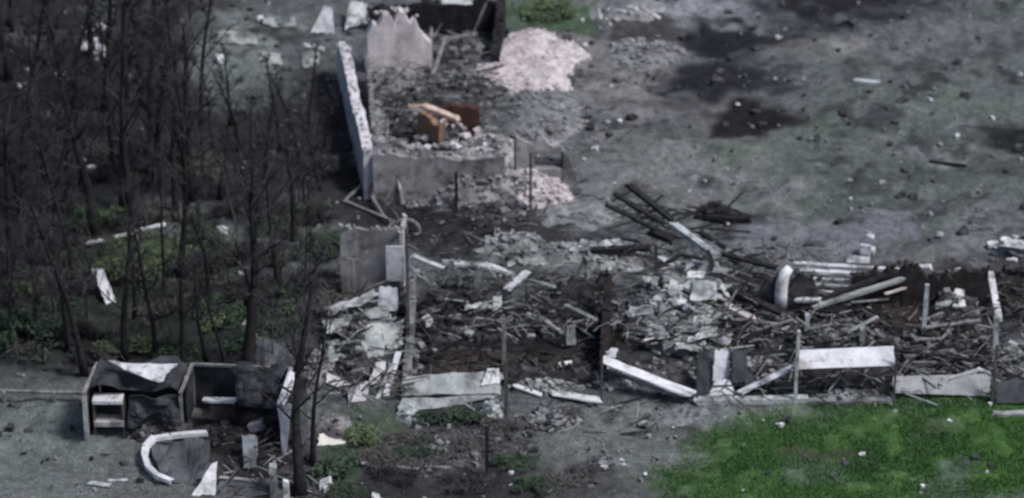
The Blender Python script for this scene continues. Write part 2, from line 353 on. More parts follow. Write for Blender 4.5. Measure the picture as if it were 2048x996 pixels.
def heap(name, label, c, rx, ry, h, m, n=60, cs=.22, m2=None, cat='rubble', flat=.5, seed=None):
    """rubble heap: uneven mound with broken lumps lying on it"""
    seed = seed or sd_(); r = random.Random(seed); o = gp(*c); e = empty(name, o, label, cat); mb = MB(); nr, na = 9, 26
    zf = lambda u, t: h*max(0, (1-u*u))**.9*(1+.45*noise.noise(Vector((u*2.2*math.cos(t)+seed, u*2.2*math.sin(t), 0)))) + .10*noise.noise(Vector((u*5*math.cos(t), u*5*math.sin(t)+seed, 3)))*(1-u)
    def P(u, t):
        k = 1+.28*noise.noise(Vector((math.cos(t)*1.4+seed*1.7, math.sin(t)*1.4, 5)))
        x, y = o.x+rx*u*k*math.cos(t), o.y+ry*u*k*math.sin(t)
        return Vector((x, y, float(gz(x, y))+zf(u, t)-.12*u**4-.02))
    V = [P(0, 0)]+[P((i+1)/nr, 2*math.pi*j/na) for i in range(nr) for j in range(na)]
    Fc = [(0, 1+j, 1+(j+1) % na) for j in range(na)]+[(1+i*na+j, 1+(i+1)*na+j, 1+(i+1)*na+(j+1) % na, 1+i*na+(j+1) % na) for i in range(nr-1) for j in range(na)]
    mesh_obj('mound', V, Fc, m, e)
    lots = {}
    for _ in range(int(n*2.4)):
        u = r.random()**.6*1.05; t = r.uniform(0, 6.283); p = P(min(u, 1), t); s = cs*(.3+1.1*r.random()**2.2)
        k = m if (m2 is None or r.random() < .6) else m2; lots.setdefault(k, MB()).chunk(p+Vector((0, 0, s*.15)), s, r, flat)
    for k, mb in lots.items(): tag(mb.obj('broken_lumps', k, e), kind='stuff')
    return e

# upper house -------------------------------------------------------
FL, BL = gp(739, 394), gp(684, 150)
A = empty('ruined_house', gp(860, 300), 'roofless ruined house with tall pale left wall and broken front wall', 'house')
def wall_part(parent, p0, p1, H, m, name='wall', label=None, foot=9, **k):
    mb = MB(); sd0 = sd_(); ruin_wall(mb, p0, p1, H, seed=sd0, **k); o = mb.obj(name, m, parent)
    r = random.Random(sd0); Ln = (p1-p0).length; d = (p1-p0).normalized(); nr = Vector((-d.y, d.x, 0)); th = k.get('th', .4); L1 = MB()
    top = [v for v in mb.V if v.z > p0.z+.3]
    for _ in range(int(Ln*5)):
        v = r.choice(top); q = p0+d*((v-p0).dot(d)); zt = max(t.z for t in top if abs((t-q).dot(d)) < .3)
        L1.chunk(Vector((q.x, q.y, zt+.02))+nr*r.uniform(-.4, .4)*th, r.uniform(.08, .2), r, .6)
    for _ in range(int(Ln*foot)):
        q = p0.lerp(p1, r.random())+nr*(r.choice((-1, 1))*(th/2+abs(r.gauss(0, .25)))); sz = .1+.25*r.random()**2; L1.chunk(Vector((q.x, q.y, float(gz(q.x, q.y))+sz*.2)), sz, r, .6)
    L1.V = [v-Vector((0, 0, 0)) for v in L1.V]
    me = bpy.data.meshes.new('broken_lumps'); me.from_pydata([tuple(v-parent.location) for v in L1.V], [], L1.F); me.materials.append(M[m])
    lo = bpy.data.objects.new('broken_lumps', me); col.objects.link(lo); lo.parent = o; lo['kind'] = 'stuff'
    if label: o['label'] = label
    return o
wall_part(A, FL, BL, [(0, 2.15), (.3, 2.25), (.34, 1.9), (.6, 2.15), (.9, 2.1), (1, 1.2)], 'palep', label='tall pale left wall seen along its broken top', th=.42, rag=.07, foot=0)
wall_part(A, gp(748, 395), gp(1010, 392), [(0, 2.1), (.12, 2.1), (.35, 2.0), (.6, 1.9), (.8, 1.85), (1, 1.95)], 'plaster', th=.5, rag=.1)
wall_part(A, gp(756, 372), gp(838, 370), [(0, 2.15), (.5, 2.1), (1, 1.7)], 'plaster', th=.35, rag=.08)
wall_part(A, gp(1030, 372), gp(1150, 366), [(0, 2.3), (.2, 2.15), (.5, 2.2), (.8, 1.8), (1, .6)], 'plaster', th=.55, holes=((.3, .78),), sill=.85, head=1.7, rag=.14)
wall_part(A, gp(752, 350), gp(735, 165), [(0, 1.0), (.3, 1.5), (.55, 1.9), (1, 1.2)], 'rub', label='thin inner wall', th=.18, rag=.2)
wall_part(A, gp(736, 140), gp(862, 138), [(0, 1.8), (.15, 2.55), (.5, 2.75), (.8, 2.0), (1, 1.2)], 'pink', label='pinkish plastered piece of back wall', th=.5, rag=.28)
wall_part(A, gp(738, 58), gp(1003, 60), [(0, .9), (.3, 1.0), (.45, 1.3), (.7, 1.5), (1, 1.5)], 'char', label='soot-black back wall', th=.4, rag=.15)
wall_part(A, gp(990, 135), gp(1003, 62), [(0, .6), (.4, 1.2), (1, 1.7)], 'char', th=.4, rag=.2)
S = empty('clay_stove', gp(885, 300), 'orange clay stove remains exposed inside the roofless house', 'stove')
mb = MB(); ruin_wall(mb, gp(842, 290), gp(884, 322), [(0, 1.75), (.5, 1.8), (1, 1.7)], .25, seed=5, rag=.1); mb.obj('clay_side', 'clay', S)
mb = MB(); ruin_wall(mb, gp(880, 272), gp(958, 268), [(0, 1.2), (.3, 1.55), (1, 1.2)], .35, seed=6, rag=.1); mb.obj('brick_back', 'brick', S)
mb = MB(); mb.bar(gp(818, 212, 1.75), gp(852, 213, 1.75), .1, .12, 3, .1, 3); mb.bar(gp(850, 213, 1.75), gp(914, 238, 1.5), .3, .16, 5, .15, 3); mb.obj('lintel', 'palecl', S)
mb = MB(); mb.bar(gp(888, 300, 0), gp(889, 240, 1.45), .18, .16, 4, .1, 3); mb.obj('pillar', 'palecl', S)
rr = random.Random(4)
for _ in range(14):
    mb = MB(); mb.chunk(gp(rr.uniform(880, 955), rr.uniform(245, 292), rr.uniform(.4, .9)), rr.uniform(.18, .4), rr); mb.obj('brick', rr.choice(['pinkrub', 'clay', 'brick', 'plaster']), S)
heap('rubble_heap', 'dusty rubble covering the foot of the orange stove', (880, 305), 1.6, .8, .9, 'drub', 80, .24, 'pinkrub')
heap('rubble_heap', 'grey debris filling the inside of the roofless house', (860, 230), 2.6, 3.4, .5, 'drub', 150, .28, 'rub')
heap('rubble_heap', 'dark debris behind the tall left wall of the roofless house', (800, 300), 1.2, 1.4, .35, 'drub', 50, .26, 'rub')
heap('rubble_heap', 'light grey rubble slope at the broken right end of the upper house', (985, 325), 1.5, 2.0, 1.0, 'plaster', 120, .28, 'palep')
heap('rubble_heap', 'pink and white plaster rubble spilled below the front wall', (1085, 398), 1.5, 1.0, .75, 'pinkrub', 110, .26, 'pink')
heap('rubble_heap', 'large pinkish white rubble spread right of the upper house', (1062, 125), 2.6, 3.4, .32, 'pinkrub', 300, .13, 'pink')
heap('rubble_heap', 'dusty pale rubble smear along the right side of the upper house', (1095, 225), 1.6, 3.0, .22, 'rub', 120, .18, 'plaster')
heap('rubble_heap', 'low strip of pale fragments along the foot of the front wall', (915, 398), 1.9, .45, .3, 'plaster', 90, .2, 'palep')
heap('rubble_heap', 'dark heap added as the shade in the window opening at the right of the upper house', (1095, 335), 1.0, .8, .3, 'drub', 40, .2, 'charb')  # dark heap added so the window opening reads as shaded inside
heap('rubble_heap', 'rubble at the foot of the soot-black back wall', (925, 115), 1.5, 1.2, .45, 'drub', 70, .25, 'rub')
heap('rubble_heap', 'grey rubble in the middle of the roofless house', (935, 180), 1.6, 1.6, .5, 'drub', 90, .25, 'rub')
heap('rubble_heap', 'pale rubble patch at the top edge right of the green shrubs', (1250, 30), 1.8, .8, .25, 'plaster', 50, .25, 'slatel')
heap('rubble_heap', 'crumbly brownish rubble right of the large pinkish spread', (1290, 110), 2.0, 1.8, .3, 'rub', 110, .22, 'plaster')
heap('rubble_heap', 'dusty rubble under the pinkish back wall', (800, 165), 1.5, 1.0, .5, 'plaster', 60, .25, 'rub')
heap('rubble_heap', 'pale rubble bank at the right corner of the upper house', (1050, 388), 1.7, 1.0, .95, 'plaster', 120, .28, 'pinkrub')
heap('rubble_heap', 'pale rubble piled against the inside of the front wall', (880, 372), 3.0, .9, 1.75, 'plaster', 170, .3, 'palep')
heap('rubble_heap', 'grey rubble slope in front of the middle of the front wall', (950, 396), 2.3, 1.0, 1.15, 'plaster', 120, .26, 'rub')
heap('rubble_heap', 'grey debris against the inside of the tall left wall', (745, 270), .8, 3.0, .7, 'rub', 90, .28, 'slate')
beam('fallen_rafter', 'straight thin pole leaning on the soot-black back wall', 'rafter', (862, 160, .1), (863, 55, .9), .12, .12, 'wood')
beam('fallen_rafter', 'slanting pale rafter beside the black back wall', 'rafter', (860, 165, .15), (892, 75, 1.2), .13, .12, 'wood')
beam('fallen_rafter', 'level pale rail below the black back wall', 'rafter', (880, 80, .9), (950, 68, .9), .14, .1, 'wood')
beam('fallen_rafter', 'pale rafter rising over the black back wall', 'rafter', (948, 62, 1.0), (975, 0, 2.5), .14, .1, 'wood')
sheet('roof_sheet', 'white roof sheet lying flat above the black back wall', 'roof sheet', [(885, 8, 2.3), (945, 8, 2.3), (945, -6, 2.3), (885, -6, 2.3)], 'slatel')
sheet('roof_sheet', 'white bent sheet standing left of the upper house', 'roof sheet', [(620, 66, .05), (668, 66, .05), (664, 15, 1.1), (648, 13, 1.1)], 'white', crumple=.08)
sheet('roof_sheet', 'grey sheet beside the top of the pale left wall', 'roof sheet', [(690, 60, .2), (730, 45, .2), (735, 5, .8), (700, 0, .8)], 'slatel', crumple=.08)
sheet('broken_panel', 'small grey broken frame lying left of the pale wall', 'panel', [(603, 110, .05), (640, 104, .05), (638, 130, .05), (606, 136, .05)], 'slate', crumple=.1)
sheet('broken_panel', 'thin pale strip lying beyond the small broken frame', 'panel', [(608, 84, .05), (650, 96, .05), (650, 104, .05), (606, 92, .05)], 'slatel', crumple=.05)
post('dead_pole', 'thin dark pole before the middle of the front wall', 'pole', 913, 420, 345, .12, 'char')
post('dead_pole', 'tall thin dark pole before the pink spilled rubble', 'pole', 1061, 420, 305, .11, 'dwood')
beam('fallen_plank', 'short upright slat under the corner of the upper house', 'slat', (747, 402, .05), (743, 345, 1.0), .12, .05, 'wood')
beam('fallen_plank', 'slanting slat leaning on the dark front wall foot', 'slat', (806, 408, .05), (797, 355, 1.1), .12, .05, 'slatel')
beam('fallen_branch', 'grey branch lying below the corner of the upper house', 'branch', (688, 402, .06), (780, 440, .1), .1, .09, 'wood')
beam('fallen_branch', 'shorter grey branch crossing another below the house corner', 'branch', (725, 368, .3), (690, 400, .1), .09, .08, 'wood')
beam('fallen_branch', 'thin branch lying beside the bent metal hoop', 'branch', (745, 395, .3), (770, 435, .1), .09, .08, 'wood')
c = gp(812, 462); mb = MB(); mb.tube([c+Vector((.55*math.cos(t), -.25*math.sin(t)*0, .55*math.sin(t))) for t in [R(-10+20*i) for i in range(11)]], .07, 6)
tag(mb.obj('metal_hoop', 'wood'), 'bent grey metal hoop standing in the blackened yard', 'hoop')
sheet('broken_panel', 'grey plank-like panel lying on the blackened yard below the front wall', 'panel', [(930, 418, .05), (1012, 392, .2), (1018, 402, .2), (935, 428, .05)], 'plaster', crumple=.06)
heap('rubble_heap', 'small pale rubble patch under the pink spill', (985, 425), 1.3, .9, .3, 'drub', 50, .25, 'rub')
heap('rubble_heap', 'grey-green rubble bank behind the middle ruin', (1190, 512), 3.2, .9, .45, 'slate', 110, .3, 'slatel')
heap('rubble_heap', 'grey-green rubble mound below the pink spill', (1030, 490), 1.6, .8, .35, 'rub', 50, .3, 'slate')
heap('ash_heap', 'smooth blue-grey ash heap right of the pink spill', (1165, 425), 1.8, 1.8, .25, 'rub', 20, .12, cat='ash heap')

# outhouse left of the middle ruin ------------------------------------
E = empty('ruined_outhouse', gp(750, 590), 'small grey outhouse with a flat top and a white panel', 'outhouse')
wall_part(E, gp(684, 585), gp(806, 587), [(0, 2.55), (.1, 2.9), (1, 2.9)], 'plaster', th=.2, rag=.05, holes=((.12, .22),), sill=1.6, head=2.4)
wall_part(E, gp(804, 590), gp(812, 560), [(0, 2.85), (1, 2.8)], 'conc', th=.14, rag=.05)
mb = MB(); a, b = gp(773, 562, .75), gp(809, 562, .75); mb.sheet([a, b, b+Vector((0, 0, 1.55)), a+Vector((0, 0, 1.55))], .05, 4, 4, .01, 2); mb.obj('white_panel', 'white', E)
post('fence_pole', 'dark vertical pole at the left edge of the middle ruin', 'pole', 817, 690, 455, .12, 'dwood')
heap('rubble_heap', 'dark debris under the heaped sheets beside the middle ruin', (735, 700), 1.7, 2.4, .75, 'drub', 80, .3, 'rub')
HS = [('pale long sheet on top of the heap left of the middle ruin', [(650, 618, .6), (745, 580, .9), (760, 592, .9), (660, 632, .6)], 'slatel'),
      ('grey-green sheet under the long pale sheet of the heap', [(640, 640, .5), (770, 610, .9), (790, 640, .8), (655, 670, .5)], 'slate'),
      ('bluish panel standing at the back of the sheet heap', [(755, 622, .7), (795, 622, .7), (795, 575, 1.5), (758, 572, 1.5)], 'bluep'),
      ('bright grey sheet at the right edge of the heap', [(720, 652, .85), (806, 640, .9), (806, 665, .8), (724, 672, .8)], 'slate'),
      ('bent sheet hanging down the front of the heap', [(718, 668, .9), (772, 655, .9), (770, 712, .5), (735, 718, .5)], 'slate'),
      ('sheet sloping to the right edge of the heap front', [(765, 668, .8), (806, 655, .8), (806, 690, .5), (768, 700, .5)], 'slate'),
      ('dark grey-green sheet at the left foot of the heap', [(640, 690, .3), (700, 665, .6), (720, 700, .5), (660, 730, .2)], 'slate')]
for lb, q, m in HS: sheet('roof_sheet', lb, 'roof sheet', q, m, crumple=.1)
for lb, q, m in [('white fallen slab left of two others below the sheet heap', [(655, 745, .25), (700, 765, .3), (692, 782, .1), (652, 765, .1)], 'palep'),
                 ('white fallen slab in the middle below the sheet heap', [(692, 772, .3), (740, 765, .4), (730, 800, .1), (698, 805, .1)], 'palep'),
                 ('white slab standing upright below the sheet heap', [(735, 770, .2), (768, 765, .2), (772, 722, .9), (752, 725, .9)], 'palep')]:
    sheet('broken_slab', lb, 'slab', q, m, th=.12, crumple=.06)
beam('white_plank', 'white upright plank at the right foot of the sheet heap', 'plank', (772, 790, .05), (797, 705, 1.0), .22, .05, 'offwhite')
beam('white_plank', 'second pale upright plank beside the sheet heap foot', 'plank', (756, 795, .05), (783, 730, .8), .16, .05, 'slatel')

# middle ruin ---------------------------------------------------------
B = empty('ruined_house', gp(1000, 680), 'low burnt-out middle ruin with blackened floor and pale broken rear wall', 'house')
wall_part(B, gp(826, 620), gp(1050, 628), [(0, 1.9), (.1, 1.3), (.2, 1.2), (.3, 2.1), (.55, 1.95), (.8, 1.6), (1, 1.7)], 'rub', th=.3, holes=((.22, .55), (.62, .88)), sill=.9, head=1.72, rag=.16)
wall_part(B, gp(826, 622), gp(812, 780), [(0, 1.7), (.2, 1.0), (.5, .5), (1, .3)], 'rub', th=.3, rag=.3)
wall_part(B, gp(1052, 628), gp(1215, 610), [(0, 1.3), (.4, .9), (1, 1.4)], 'drub', th=.3, rag=.25)
wall_part(B, gp(1008, 770), gp(1200, 765), [(0, .5), (.5, .7), (1, .35)], 'drub', th=.35, rag=.3)
wall_part(B, gp(1205, 770), gp(1215, 640), [(0, .7), (.5, 1.0), (1, 1.6)], 'charb', th=.3, rag=.3)
heap('rubble_heap', 'dark tangled rubble along the rear of the middle ruin', (900, 655), 2.0, 1.4, .55, 'drub', 150, .28, 'char', flat=.3)
heap('rubble_heap', 'dark tangled slabs piled before the rear wall of the middle ruin', (930, 632), 2.4, .9, 1.05, 'drub', 170, .36, 'char', flat=.2)
heap('rubble_heap', 'grey rubble at the rear right of the middle ruin', (1110, 640), 2.2, 1.2, .6, 'drub', 170, .28, 'char', flat=.3)
heap('rubble_heap', 'sooty rubble in the burnt floor of the middle ruin', (960, 725), 2.8, 1.1, .25, 'charb', 60, .2, 'drub')
heap('rubble_heap', 'sooty rubble at the front right of the middle ruin', (1110, 740), 1.8, .8, .35, 'charb', 60, .2, 'drub')
for lb, a, b, ww, t, m in [
    ('pale beam sloping along the left end of the rear wall', (825, 512, 1.9), (884, 536, 1.7), .22, .12, 'slatel'),
    ('pale beam lying level on top of the broken rear wall', (884, 525, 2.2), (975, 532, 2.1), .28, .12, 'slatel'),
    ('pale beam sloping down the right half of the rear wall', (972, 528, 2.1), (1030, 550, 1.7), .2, .12, 'slatel'),
    ('white angled board at the right end of the rear wall', (1010, 582, 1.3), (1056, 542, 1.8), .32, .06, 'offwhite'),
    ('short pale post hanging from the broken rear wall', (908, 528, 2.0), (921, 566, 1.3), .14, .1, 'slatel'),
    ('short white board in the middle of the dark rear rubble', (888, 580, .9), (920, 598, .8), .2, .05, 'slatel'),
    ('grey timber crossing the rubble at the back of the middle ruin', (1060, 560, 1.2), (1110, 575, 1.1), .16, .1, 'slate'),
    ('grey timber leaning in the rear right rubble', (1090, 640, .8), (1125, 668, .5), .14, .08, 'wood'),
    ('pale slat lying on the dark rubble at the right', (1095, 648, .7), (1120, 660, .6), .12, .05, 'slatel'),
    ('long grey timber along the right rear of the middle ruin', (1130, 610, 1.0), (1195, 642, .8), .18, .1, 'slate')]:
    beam('fallen_beam', lb, 'beam', a, b, ww, t, m)
sheet('broken_slab', 'pale flat slab lying on the rubble below the rear wall', 'slab', [(930, 618, .8), (985, 616, .8), (985, 602, .9), (930, 602, .9)], 'slatel', th=.08)
sheet('broken_slab', 'pale upright slab at the left end of the rear wall', 'slab', [(826, 580, .9), (842, 580, .9), (840, 540, 1.6), (826, 538, 1.6)], 'slatel', th=.08)
sheet('broken_slab', 'pale upright slab at the centre of the middle ruin', 'slab', [(985, 622, .7), (1005, 622, .7), (1003, 592, 1.2), (986, 594, 1.2)], 'slatel', th=.08)
def block(label, x, y, sz, m, name='white_fragment', cat='fragment', h=None, group=None, n=3):
    r = random.Random(sd_()); mb = MB(); p = gp(x, y, sz*.3 if h is None else h); mb.chunk(p, sz, r, .7)
    for _ in range(n-1): mb.chunk(p+Vector((r.uniform(-.5, .5)*sz, r.uniform(-.4, .4)*sz, r.uniform(-.25, .1)*sz)), sz*r.uniform(.4, .7), r, .6)
    return tag(mb.obj(name, m), label, cat, group)
block('white block in the dark rubble at the left of the middle ruin', 854, 642, .4, 'offwhite', h=.65)
block('small pale fragment alone in the dark middle of the ruin', 939, 667, .28, 'slatel', h=.3)
block('small white fragment near the grey post of the middle ruin', 1063, 672, .26, 'slatel', h=.5)
sheet('white_fragment', 'bright white flat piece at the front right of the burnt floor', 'fragment', [(1114, 736, .4), (1142, 733, .4), (1144, 721, .5), (1118, 724, .5)], 'white', th=.05, crumple=.02)
post('grey_post', 'grey post standing in the front of the middle ruin', 'post', 1008, 735, 640, .16, 'wood')
post('grey_post', 'dark pole rising in front of the two fallen wall slabs', 'post', 1012, 830, 720, .14, 'dwood')
post('white_post', 'slim pale post at the right end of the middle ruin', 'post', 1218, 640, 538, .13, 'slatel')
post('white_post', 'short pale stub below the slim pale post', 'post', 1229, 665, 628, .14, 'slatel')
sheet('broken_slab', 'short upright grey slab at the right of the burnt floor', 'slab', [(1133, 690, .3), (1152, 690, .3), (1150, 650, 1.0), (1134, 652, 1.0)], 'slate', th=.07)
sheet('fallen_wall_slab', 'long grey-green slab fallen along the front of the middle ruin', 'slab', [(800, 790, .25), (1000, 788, .3), (1000, 742, .75), (812, 752, .6)], 'slate', th=.1, nu=16, crumple=.07)
sheet('fallen_wall_slab', 'lower pale slab in front of the long fallen slab', 'slab', [(795, 826, .1), (935, 806, .15), (1000, 790, .25), (800, 798, .25)], 'slate', th=.08, nu=14, crumple=.09, ragged=.06)
sheet('broken_slab', 'white corner piece at the right end of the long fallen slab', 'slab', [(962, 770, .6), (1000, 765, .6), (998, 737, .9), (975, 738, .9)], 'offwhite', th=.07)
heap('rubble_heap', 'pale crumbled lump below the right end of the fallen slabs', (985, 825), .45, .5, .5, 'slatel', 30, .18, 'slate')
heap('rubble_heap', 'pale crumbled lump below the left end of the fallen slabs', (820, 835), .6, .4, .35, 'slatel', 25, .16, 'slate')
beam('white_plank', 'white plank lying right of the fallen slabs', 'plank', (1028, 770, .2), (1082, 790, .1), .22, .06, 'offwhite')
beam('white_plank', 'broad white plank lying between the slabs and the fence', 'plank', (1108, 787, .15), (1198, 800, .1), .36, .06, 'offwhite')
heap('rubble_heap', 'grey-green rubble between the front planks', (1090, 775), 1.7, .6, .3, 'rub', 60, .25, 'slate')

# right ruin ----------------------------------------------------------
C = empty('ruined_house', gp(1650, 650), 'long collapsed right-hand ruin full of charred rafters and pale sheets', 'house')
wall_part(C, gp(1460, 640), gp(1690, 636), [(0, 1.2), (.4, 1.7), (1, 1.4)], 'drub', th=.3, rag=.3)
wall_part(C, gp(1700, 610), gp(1970, 622), [(0, 1.3), (.4, 1.8), (.7, 1.5), (1, 1.9)], 'charb', th=.3, rag=.2)
wall_part(C, gp(1600, 712), gp(1970, 716), [(0, .5), (.4, .7), (.6, .4), (1, .6)], 'drub', th=.3, rag=.3)
heap('rubble_heap', 'large light grey heap of broken slates in the right ruin', (1365, 640), 2.3, 2.6, 1.25, 'rub', 260, .42, 'slatel', flat=.22)
heap('rubble_heap', 'dark rubble beside the heap of broken slates', (1520, 660), 1.8, 1.6, .6, 'drub', 110, .28, 'rub')
heap('rubble_heap', 'grey debris under the row of pale slats', (1660, 605), 2.6, 1.1, .45, 'drub', 130, .36, 'drub', flat=.25)
heap('rubble_heap', 'tangled dark debris behind the white fence panel', (1680, 685), 2.4, 1.1, .5, 'drub', 120, .25, 'rub')
heap('rubble_heap', 'scorched debris at the right end of the right ruin', (1900, 680), 1.8, 1.3, .5, 'charb', 100, .25, 'rub')
heap('rubble_heap', 'sooty debris near the tall pale pole', (1790, 640), 1.5, 1.6, .4, 'charb', 70, .22, 'drub')
rs = random.Random(21)
SL = [(1408, 582, 50, 36, 1.5)]
for k in range(52):
    v = rs.random(); y = 520+v*180; SL.append((rs.uniform(1262+20*v, 1452-6*v), y, rs.uniform(16, 46), rs.uniform(7, 20), 1.55-1.15*abs(v-.15)+rs.uniform(-.15, .1)))
for i, (x, y, ww, hh, z) in enumerate(SL):
    a = rs.gauss(0, .22) if i else .05; s = rs.uniform(-.08, .16); j = lambda: rs.uniform(-.22, .22)*(1 if i else .2)
    q = [(x-ww/2+j()*ww, y+hh/2-a*ww/2, z-s), (x+ww/2+j()*ww, y+hh/2+a*ww/2+j()*hh, z-s), (x+ww/2+j()*ww, y-hh/2+a*ww/2, z+s), (x-ww/2+j()*ww, y-hh/2-a*ww/2+j()*hh, z+s)]
    sheet('roof_slate', 'large bright square slate lying on the grey slate heap' if i == 0 else 'broken pale roof slate lying on the grey slate heap', 'slate', q, 'slatel' if i == 0 else rs.choice(['slatel', 'slatel', 'offwhite', 'slate', 'conc', 'plaster']), th=.03, crumple=.07, group=None if i == 0 else 'slates on the grey heap', nu=5, nv=4, ragged=.12)
for lb, a, b, ww, m in [
    ('thick charred rafter reaching highest out of the slate heap', (1255, 368, 2.2), (1347, 442, 1.6), .26, 'char'),
    ('charred rafter just below the highest one', (1228, 388, 2.0), (1330, 448, 1.6), .2, 'char'),
    ('lowest of the three charred rafters pointing up left', (1210, 408, 1.8), (1310, 458, 1.5), .18, 'char'),
    ('short thin charred spike beside the highest rafter', (1280, 385, 1.9), (1320, 384, 1.7), .09, 'dwood'),
    ('charred stump below the three rafters', (1300, 462, 1.3), (1345, 480, 1.2), .4, 'char'),
    ('black log lying level behind the slate heap', (1180, 500, .5), (1300, 496, .8), .3, 'char'),
    ('pale beam continuing down from the charred rafters', (1345, 448, 1.6), (1432, 512, 1.5), .3, 'slatel'),
    ('dark beam beside the pale sloping beam', (1398, 462, 1.2), (1450, 495, 1.2), .2, 'char'),
    ('black beam bridging the slate heap to the white pipe', (1445, 508, 1.4), (1555, 536, 1.3), .2, 'char'),
    ('black arched timber across the top of the slate heap, left piece', (1310, 540, 1.3), (1360, 510, 1.7), .16, 'char'),
    ('black arched timber across the top of the slate heap, right piece', (1358, 508, 1.7), (1405, 518, 1.6), .16, 'char'),
    ('black post standing crooked in the slate heap', (1415, 500, 1.8), (1430, 545, 1.5), .16, 'char'),
    ('dark upright stick at the left of the slate heap', (1312, 555, 1.3), (1312, 490, 2.2), .14, 'char'),
    ('dark timber sloping down over the bright square slate', (1365, 580, 1.4), (1440, 618, 1.2), .12, 'char'),
    ('pinkish board sloping beside the black hollow', (1450, 610, 1.0), (1510, 642, .8), .3, 'pinkrub'),
    ('pale stick at the top right of the slate heap', (1436, 562, 1.4), (1455, 592, 1.2), .16, 'slatel'),
    ('long dark timber across the dark hollow', (1460, 580, 1.3), (1560, 625, 1.0), .3, 'char'),
    ('pale timber at the bottom of the dark hollow', (1470, 640, .8), (1560, 650, .7), .16, 'wood'),
    ('dark sloping timber left of the white pipe', (1440, 545, 1.5), (1530, 580, 1.2), .12, 'dwood'),
    ('longest pale slat at the back of the slat row', (1590, 528, 1.2), (1800, 540, 1.2), .2, 'offwhite'),
    ('bright pale slat second in the slat row', (1600, 541, 1.15), (1752, 550, 1.15), .2, 'offwhite'),
    ('pale slat third in the slat row', (1600, 556, 1.1), (1720, 562, 1.1), .14, 'slatel'),
    ('grey slat fourth in the slat row', (1604, 568, 1.05), (1700, 574, 1.05), .14, 'slate'),
    ('pale slat fifth in the slat row', (1600, 580, 1.0), (1690, 588, 1.0), .16, 'slatel'),
    ('bright short slat at the front of the slat row', (1592, 600, 1.0), (1640, 600, 1.0), .2, 'offwhite'),
    ('long grey beam sloping across the front of the slat row', (1625, 615, .8), (1805, 558, 1.5), .22, 'slate'),
    ('dark beam behind the long grey sloping beam', (1620, 608, .9), (1770, 550, 1.6), .2, 'char'),
    ('thin pinkish lath under the long sloping beam', (1770, 588, 1.0), (1812, 575, 1.1), .1, 'pinkrub'),
    ('pale beam end on the dark wall near the tall pale pole', (1836, 536, 1.2), (1858, 535, 1.2), .26, 'offwhite'),
    ('dark timber lying behind the white household wreckage', (1810, 552, 1.3), (1960, 540, 1.5), .2, 'dwood'),
    ('grey lath lying across the scorched right end', (1850, 655, .7), (1960, 640, .7), .12, 'wood'),
    ('grey lath low behind the grey fence panel', (1810, 712, .5), (1910, 700, .6), .14, 'wood'),
    ('dark timber low behind the grey fence panel', (1790, 700, .6), (1970, 722, .5), .16, 'char')]:
    beam('charred_rafter' if m in ('char', 'dwood') else 'fallen_beam', lb, 'rafter' if m in ('char', 'dwood') else 'beam', a, b, ww, ww*.6, m)
c0 = gp(1566, 612, .9); mb = MB(); mb.tube([c0+Vector((-.08, 0, 0)), c0+Vector((-.1, 0, .5)), c0+Vector((-.08, 0, 1.0)), c0+Vector((.02, .1, 1.4)), c0+Vector((.22, .2, 1.6))], [.24, .24, .24, .22, .16], 12)
tag(mb.obj('white_pipe', 'white', smooth=True), 'white thick bent pipe standing between slate heap and slat row', 'pipe')
post('white_post', 'tall slim pale pole in front of the scorched wall', 'post', 1846, 682, 566, .16, 'slatel')
post('white_post', 'short pale post behind the left end of the white fence panel', 'post', 1612, 690, 628, .16, 'slatel')
post('white_post', 'short grey post behind the middle of the white fence panel', 'post', 1722, 712, 655, .18, 'slate')
for lb, q, m in [('bright white box lid in the household wreckage', [(1870, 575, 1.1), (1905, 570, 1.1), (1900, 548, 1.3), (1868, 552, 1.3)], 'white'),
                 ('white strip at the top of the household wreckage', [(1890, 560, 1.2), (1922, 545, 1.3), (1920, 535, 1.4), (1890, 545, 1.3)], 'slatel'),
                 ('white strip at the right of the household wreckage', [(1905, 596, .9), (1930, 592, .9), (1928, 560, 1.2), (1915, 562, 1.2)], 'offwhite'),
                 ('white piece at the bottom of the household wreckage', [(1905, 614, .8), (1932, 612, .8), (1930, 598, .9), (1908, 600, .9)], 'offwhite'),
                 ('grey piece at the lower left of the household wreckage', [(1872, 614, .8), (1905, 608, .8), (1903, 600, .85), (1872, 605, .85)], 'slate')]:
    sheet('broken_panel', lb, 'panel', q, m, th=.12, crumple=.05)
heap('rubble_heap', 'dark heap under the white household wreckage', (1905, 630), 1.2, 1.0, .9, 'drub', 40, .25, 'rub')
beam('white_post', 'leaning white post at the right end of the ruin', 'post', (1998, 640, .2), (1980, 545, 1.4), .26, .16, 'offwhite')
post('white_post', 'pale post below the leaning white post', 'post', 1990, 722, 632, .2, 'slatel', lean=-.1)
heap('rubble_heap', 'dark scorched heap at the right edge of the photo', (2060, 600), 1.9, 1.8, 1.1, 'charb', 80, .3, 'drub')
heap('rubble_heap', 'pale-topped grey heap at the right edge behind the dark one', (2045, 500), 1.2, .8, .5, 'rub', 50, .25, 'slatel')
heap('rubble_heap', 'grey-green rubble beyond the right fence post', (2030, 720), 1.2, 1.0, .5, 'rub', 70, .25, 'slate')
sheet('broken_panel', 'pale grey board over the heap at the right edge', 'panel', [(2000, 492, .5), (2070, 500, .5), (2070, 484, .6), (2004, 476, .6)], 'slatel')
block('white block on the heap at the right edge of the photo', 2008, 478, .35, 'white', h=.7)
block('white fragment on the dark scorched heap at the right edge', 2028, 520, .35, 'white', h=.8)
block('pale block left of the heap at the right edge', 1986, 488, .4, 'offwhite')
W_ = empty('concrete_block', gp(1735, 503), 'pale broken concrete block standing alone on the grey field', 'block')
